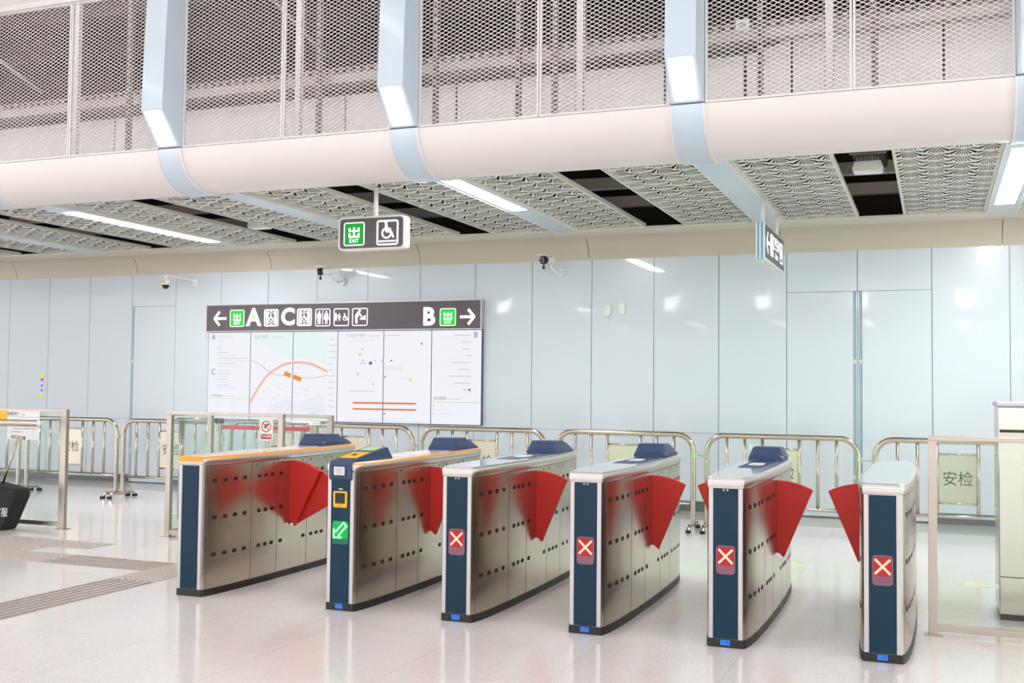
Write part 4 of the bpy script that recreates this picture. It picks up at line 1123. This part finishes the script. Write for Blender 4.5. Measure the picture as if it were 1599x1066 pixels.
# side-on sign ------------------------------------------------------
r = empty('hanging_direction_sign', (-1.72, 11.6, 2.985)); tag(r, 'narrow side-on hanging sign with arrow, blue striped edge and two rods', 'sign')
b = B(); b.box(-.05, .05, 0, 1.5, 0, .395, 'white'); b.build('case', r, bevel=.01)
for x in (-.027, .012):
    b = B(); b.box(x, x + .014, -.003, .0, .0, .395, 'sign_blue'); b.build('edge_stripe', r)
RZ = Matrix.Rotation(PI / 2, 4, 'Z')
FM = T((.0505, 0, 0)) @ RZ                      # local sign plane (x along +Y, reading from +X)
def on_face(o): o.data.transform(FM); return o
b = B(); b.box(.02, 1.48, -.003, 0, .02, .375, 'sign_face'); on_face(b.build('face', r))
def arrow2(x, z, s):
    b = B(); bar2(b, x - s, z, x + s, z, .018, -.006, -.003, 'sign_white'); bar2(b, x - s, z, x, z + s, .018, -.006, -.0031, 'sign_white'); bar2(b, x - s, z, x, z - s, .018, -.006, -.0032, 'sign_white')
    on_face(b.build('arrow', r))
arrow2(.20, .195, .11)
b = B(); ring_rrect(b, .48, .20, .22, .24, .03, .018, -.006, -.003, 'sign_white'); person(b, .44, .10, .19, 'sign_white', -.006, -.003); person(b, .52, .10, .19, 'sign_white', -.006, -.003, True); on_face(b.build('lift_symbol', r))
on_face(text_obj('lettering', '卫生间', .16, 'sign_white', r, T((.86, -.004, .24)), depth=.001)); on_face(text_obj('lettering', 'Toilets', .09, 'sign_white', r, T((.86, -.004, .115)), depth=.001))
b = B(); ring_rrect(b, 1.26, .20, .22, .24, .03, .018, -.006, -.003, 'sign_white'); wheelchair(b, 1.25, .21, .17, 'sign_white', -.006, -.003); on_face(b.build('wheelchair_symbol', r))
for y in (.16, 1.30):
    b = B(); b.tube([(0, y, .39), (0, y, .675)], .022, 'white', n=12); b.build('hanging_rod', r)

# cameras -----------------------------------------------------------
r = empty('dome_camera', (-11.0, 14.3, 3.24)); tag(r, 'white dome camera on a long arm above the left wall door', 'camera')
b = B(); b.box(-.05, .05, -.03, 0, -.07, .05, 'white'); b.build('wall_plate', r, bevel=.006)
b = B(); b.tube([(0, -.02, .01), (-.20, -.34, .06), (-.26, -.42, .06)], .018, 'white', n=10); b.tube([(-.26, -.42, .075), (-.26, -.42, .0)], .026, 'white', n=12); b.build('arm', r)
b = B(); b.tube([(-.26, -.42, .01), (-.26, -.42, -.01), (-.26, -.42, -.06), (-.26, -.42, -.085)], [.04, .075, .082, .06], 'white', n=20); h = b.build('housing', r)
b = B(); b.tube([(-.26, -.42, -.08), (-.26, -.42, -.11), (-.26, -.42, -.135), (-.26, -.42, -.148)], [.056, .054, .038, .012], 'cctv_black', n=20); b.build('lens_dome', r)
b = B(); b.prism(rrect(-.235, -.035, .05, .035, .01), -.51, -.494, 'y', 'yellow'); b.build('yellow_sticker', h)
def bullet(x, z, lab, ang, reach, white_len):
    r = empty('bullet_camera', (x, 14.25, z)); tag(r, lab, 'camera')
    b = B(); b.tube([(.10, .045, -.10), (.10, .02, -.10)], .055, 'white', n=16); b.build('wall_plate', r)
    b = B(); b.tube([(.10, .02, -.10), (.09, -reach * .5, -.12), (.04, -reach * .8, -.07), (.03, -reach, -.02)], .020, 'white', n=10); b.build('arm', r)
    ca, sa = math.cos(ang), math.sin(ang)
    def A(t, s, z_): return (.03 + t * ca - s * sa, -reach + t * sa + s * ca, z_)
    b = B(); b.tube([A(-.10, 0, .03), A(white_len - .10, 0, .045)], [.05, .052], 'white', n=16); b.build('barrel', r)
    b = B(); b.tube([A(-.18, 0, .022), A(-.10, 0, .03)], [.052, .055], 'cctv_black', n=8); h = b.build('camera_head', r)
    b = B()
    for s_, zz_ in ((-.028, .0), (.028, .0), (-.028, .045), (.028, .045)): b.tube([A(-.181, s_, zz_), A(-.186, s_, zz_)], .009, 'frame_al', n=8)
    b.build('led', h)
    b = B(); b.tube([A(-.14, 0, -.03), A(-.14, 0, -.055)], .01, 'cctv_black', n=8); b.tube([A(-.14, 0, -.055), A(-.14, 0, -.075), A(-.14, 0, -.095)], [.012, .024, .012], 'cctv_black', n=12); b.build('microphone', h)
    b = B(); b.prism([(-.045, 0), (.045, 0), (.05, .012), (-.05, .012)], 0, .16, 'y', 'white'); o = b.build('sun_shield', r); o.location = (.0, -reach - .06, .085); o.rotation_euler = (0, 0, ang + PI / 2 if ang else 0)
bullet(-8.42, 3.27, 'security camera with black lens head and long white barrel above the lit maps', .35, .22, .26)
bullet(-4.94, 3.31, 'security camera with black lens head and curved white arm over a wall joint', 1.2, .24, .14)
# small wall fittings
r = empty('wall_sensor', (-4.17, 14.298, 2.67)); tag(r, 'small white wall sensor with a dangling wire', 'sensor')
b = B(); b.prism([(-.045, .05), (-.035, .065), (.035, .065), (.045, .05), (.045, -.04), (.025, -.07), (-.025, -.07), (-.045, -.04)], -.035, 0, 'y', 'white'); b.build('case', r, bevel=.004)
b = B(); b.tube([(.012, -.012, -.065), (.015, -.012, -.12), (.02, -.008, -.17)], .006, 'white', n=6); b.build('wire', r)
b = B(); b.box(-.045, .045, -.022, 0, -.075, .075, 'white'); o = b.build('wall_box', bevel=.004); o.location = (-3.97, 14.298, 2.685); tag(o, 'small white rectangular box on the wall right of the sensor', 'box')
r = empty('wall_sticker', (-14.12, 14.2985, 1.555)); tag(r, 'narrow upright sticker with yellow ends on the far left wall', 'sticker')
b = B(); b.box(-.05, .05, -.0015, 0, -.20, .20, 'paper'); b.build('sheet', r)
for z in (-.18, .18):
    b = B(); b.box(-.05, .05, -.002, -.0015, z - .022, z + .022, 'ink_yellow'); b.build('yellow_band', r)
b = B()
for z, m in ((.10, 'ink_red'), (.0, 'num_blue'), (-.08, 'num_blue')): b.prism(rrect(0, z, .04, .045, .015), -.0022, -.0015, 'y', m)
b.build('pictograms', r)
# round floor marks
for k, (x, y) in enumerate(((-1.25, 10.35), (.30, 9.9), (-8.75, 11.15))):
    b = B(); b.tube([(0, 0, 0), (0, 0, .0015)], .12, 'floor_yellow', n=24); o = b.build('floor_sticker'); o.location = (x, y, 0.0003); o.scale = (1, 1, 1)
    tag(o, ['pale round floor sticker behind the lane between the 114 and 115 gates', 'pale round floor sticker behind the right-hand glass fence', 'pale round floor sticker near the left crowd barrier feet'][k], 'sticker')

# tactile paving ----------------------------------------------------
def tactile(rects, nm_):
    b = B()
    for (x0, x1, y0_, y1_, kind) in rects:
        b.box(x0, x1, y0_, y1_, 0, .002, 'tact')
        if kind == 'dots':
            nx, ny = int(round((x1 - x0) / .06)), int(round((y1_ - y0_) / .06))
            for i in range(nx):
                for j in range(ny):
                    cx, cy = x0 + (i + .5) * (x1 - x0) / nx, y0_ + (j + .5) * (y1_ - y0_) / ny
                    b.tube([(cx, cy, .002), (cx, cy, .006)], [.017, .011], 'tact', n=8)
        elif kind == 'x':
            n = 6
            for j in range(n):
                cy = y0_ + (j + .5) * (y1_ - y0_) / n
                x = x0
                while x < x1 - .05:
                    b.box(x + .01, min(x + .29, x1 - .01), cy - .014, cy + .014, .002, .007, 'tact_bar'); x += .30
        else:
            n = 6
            for j in range(n):
                cx = x0 + (j + .5) * (x1 - x0) / n; y = y0_
                while y < y1_ - .05:
                    b.box(cx - .014, cx + .014, y + .01, min(y + .29, y1_ - .01), .002, .007, 'tact_bar'); y += .30
    return struct(b.build(nm_))
M['tact_bar'] = mat('tactile_bar', srgb(166, 154, 148), 0.45, 0, noise=0.08, nscale=60)
tactile([(-8.75, -7.46, 7.60, 8.05, 'dots'), (-7.46, -6.34, 7.60, 8.05, 'x'), (-6.34, -5.88, 7.20, 8.05, 'dots'), (-6.34, -5.88, 4.2, 7.20, 'y'),
         (-8.55, -8.08, 8.05, 8.36, 'dots'), (-8.95, -7.64, 8.36, 8.76, 'dots')], 'trim_4')
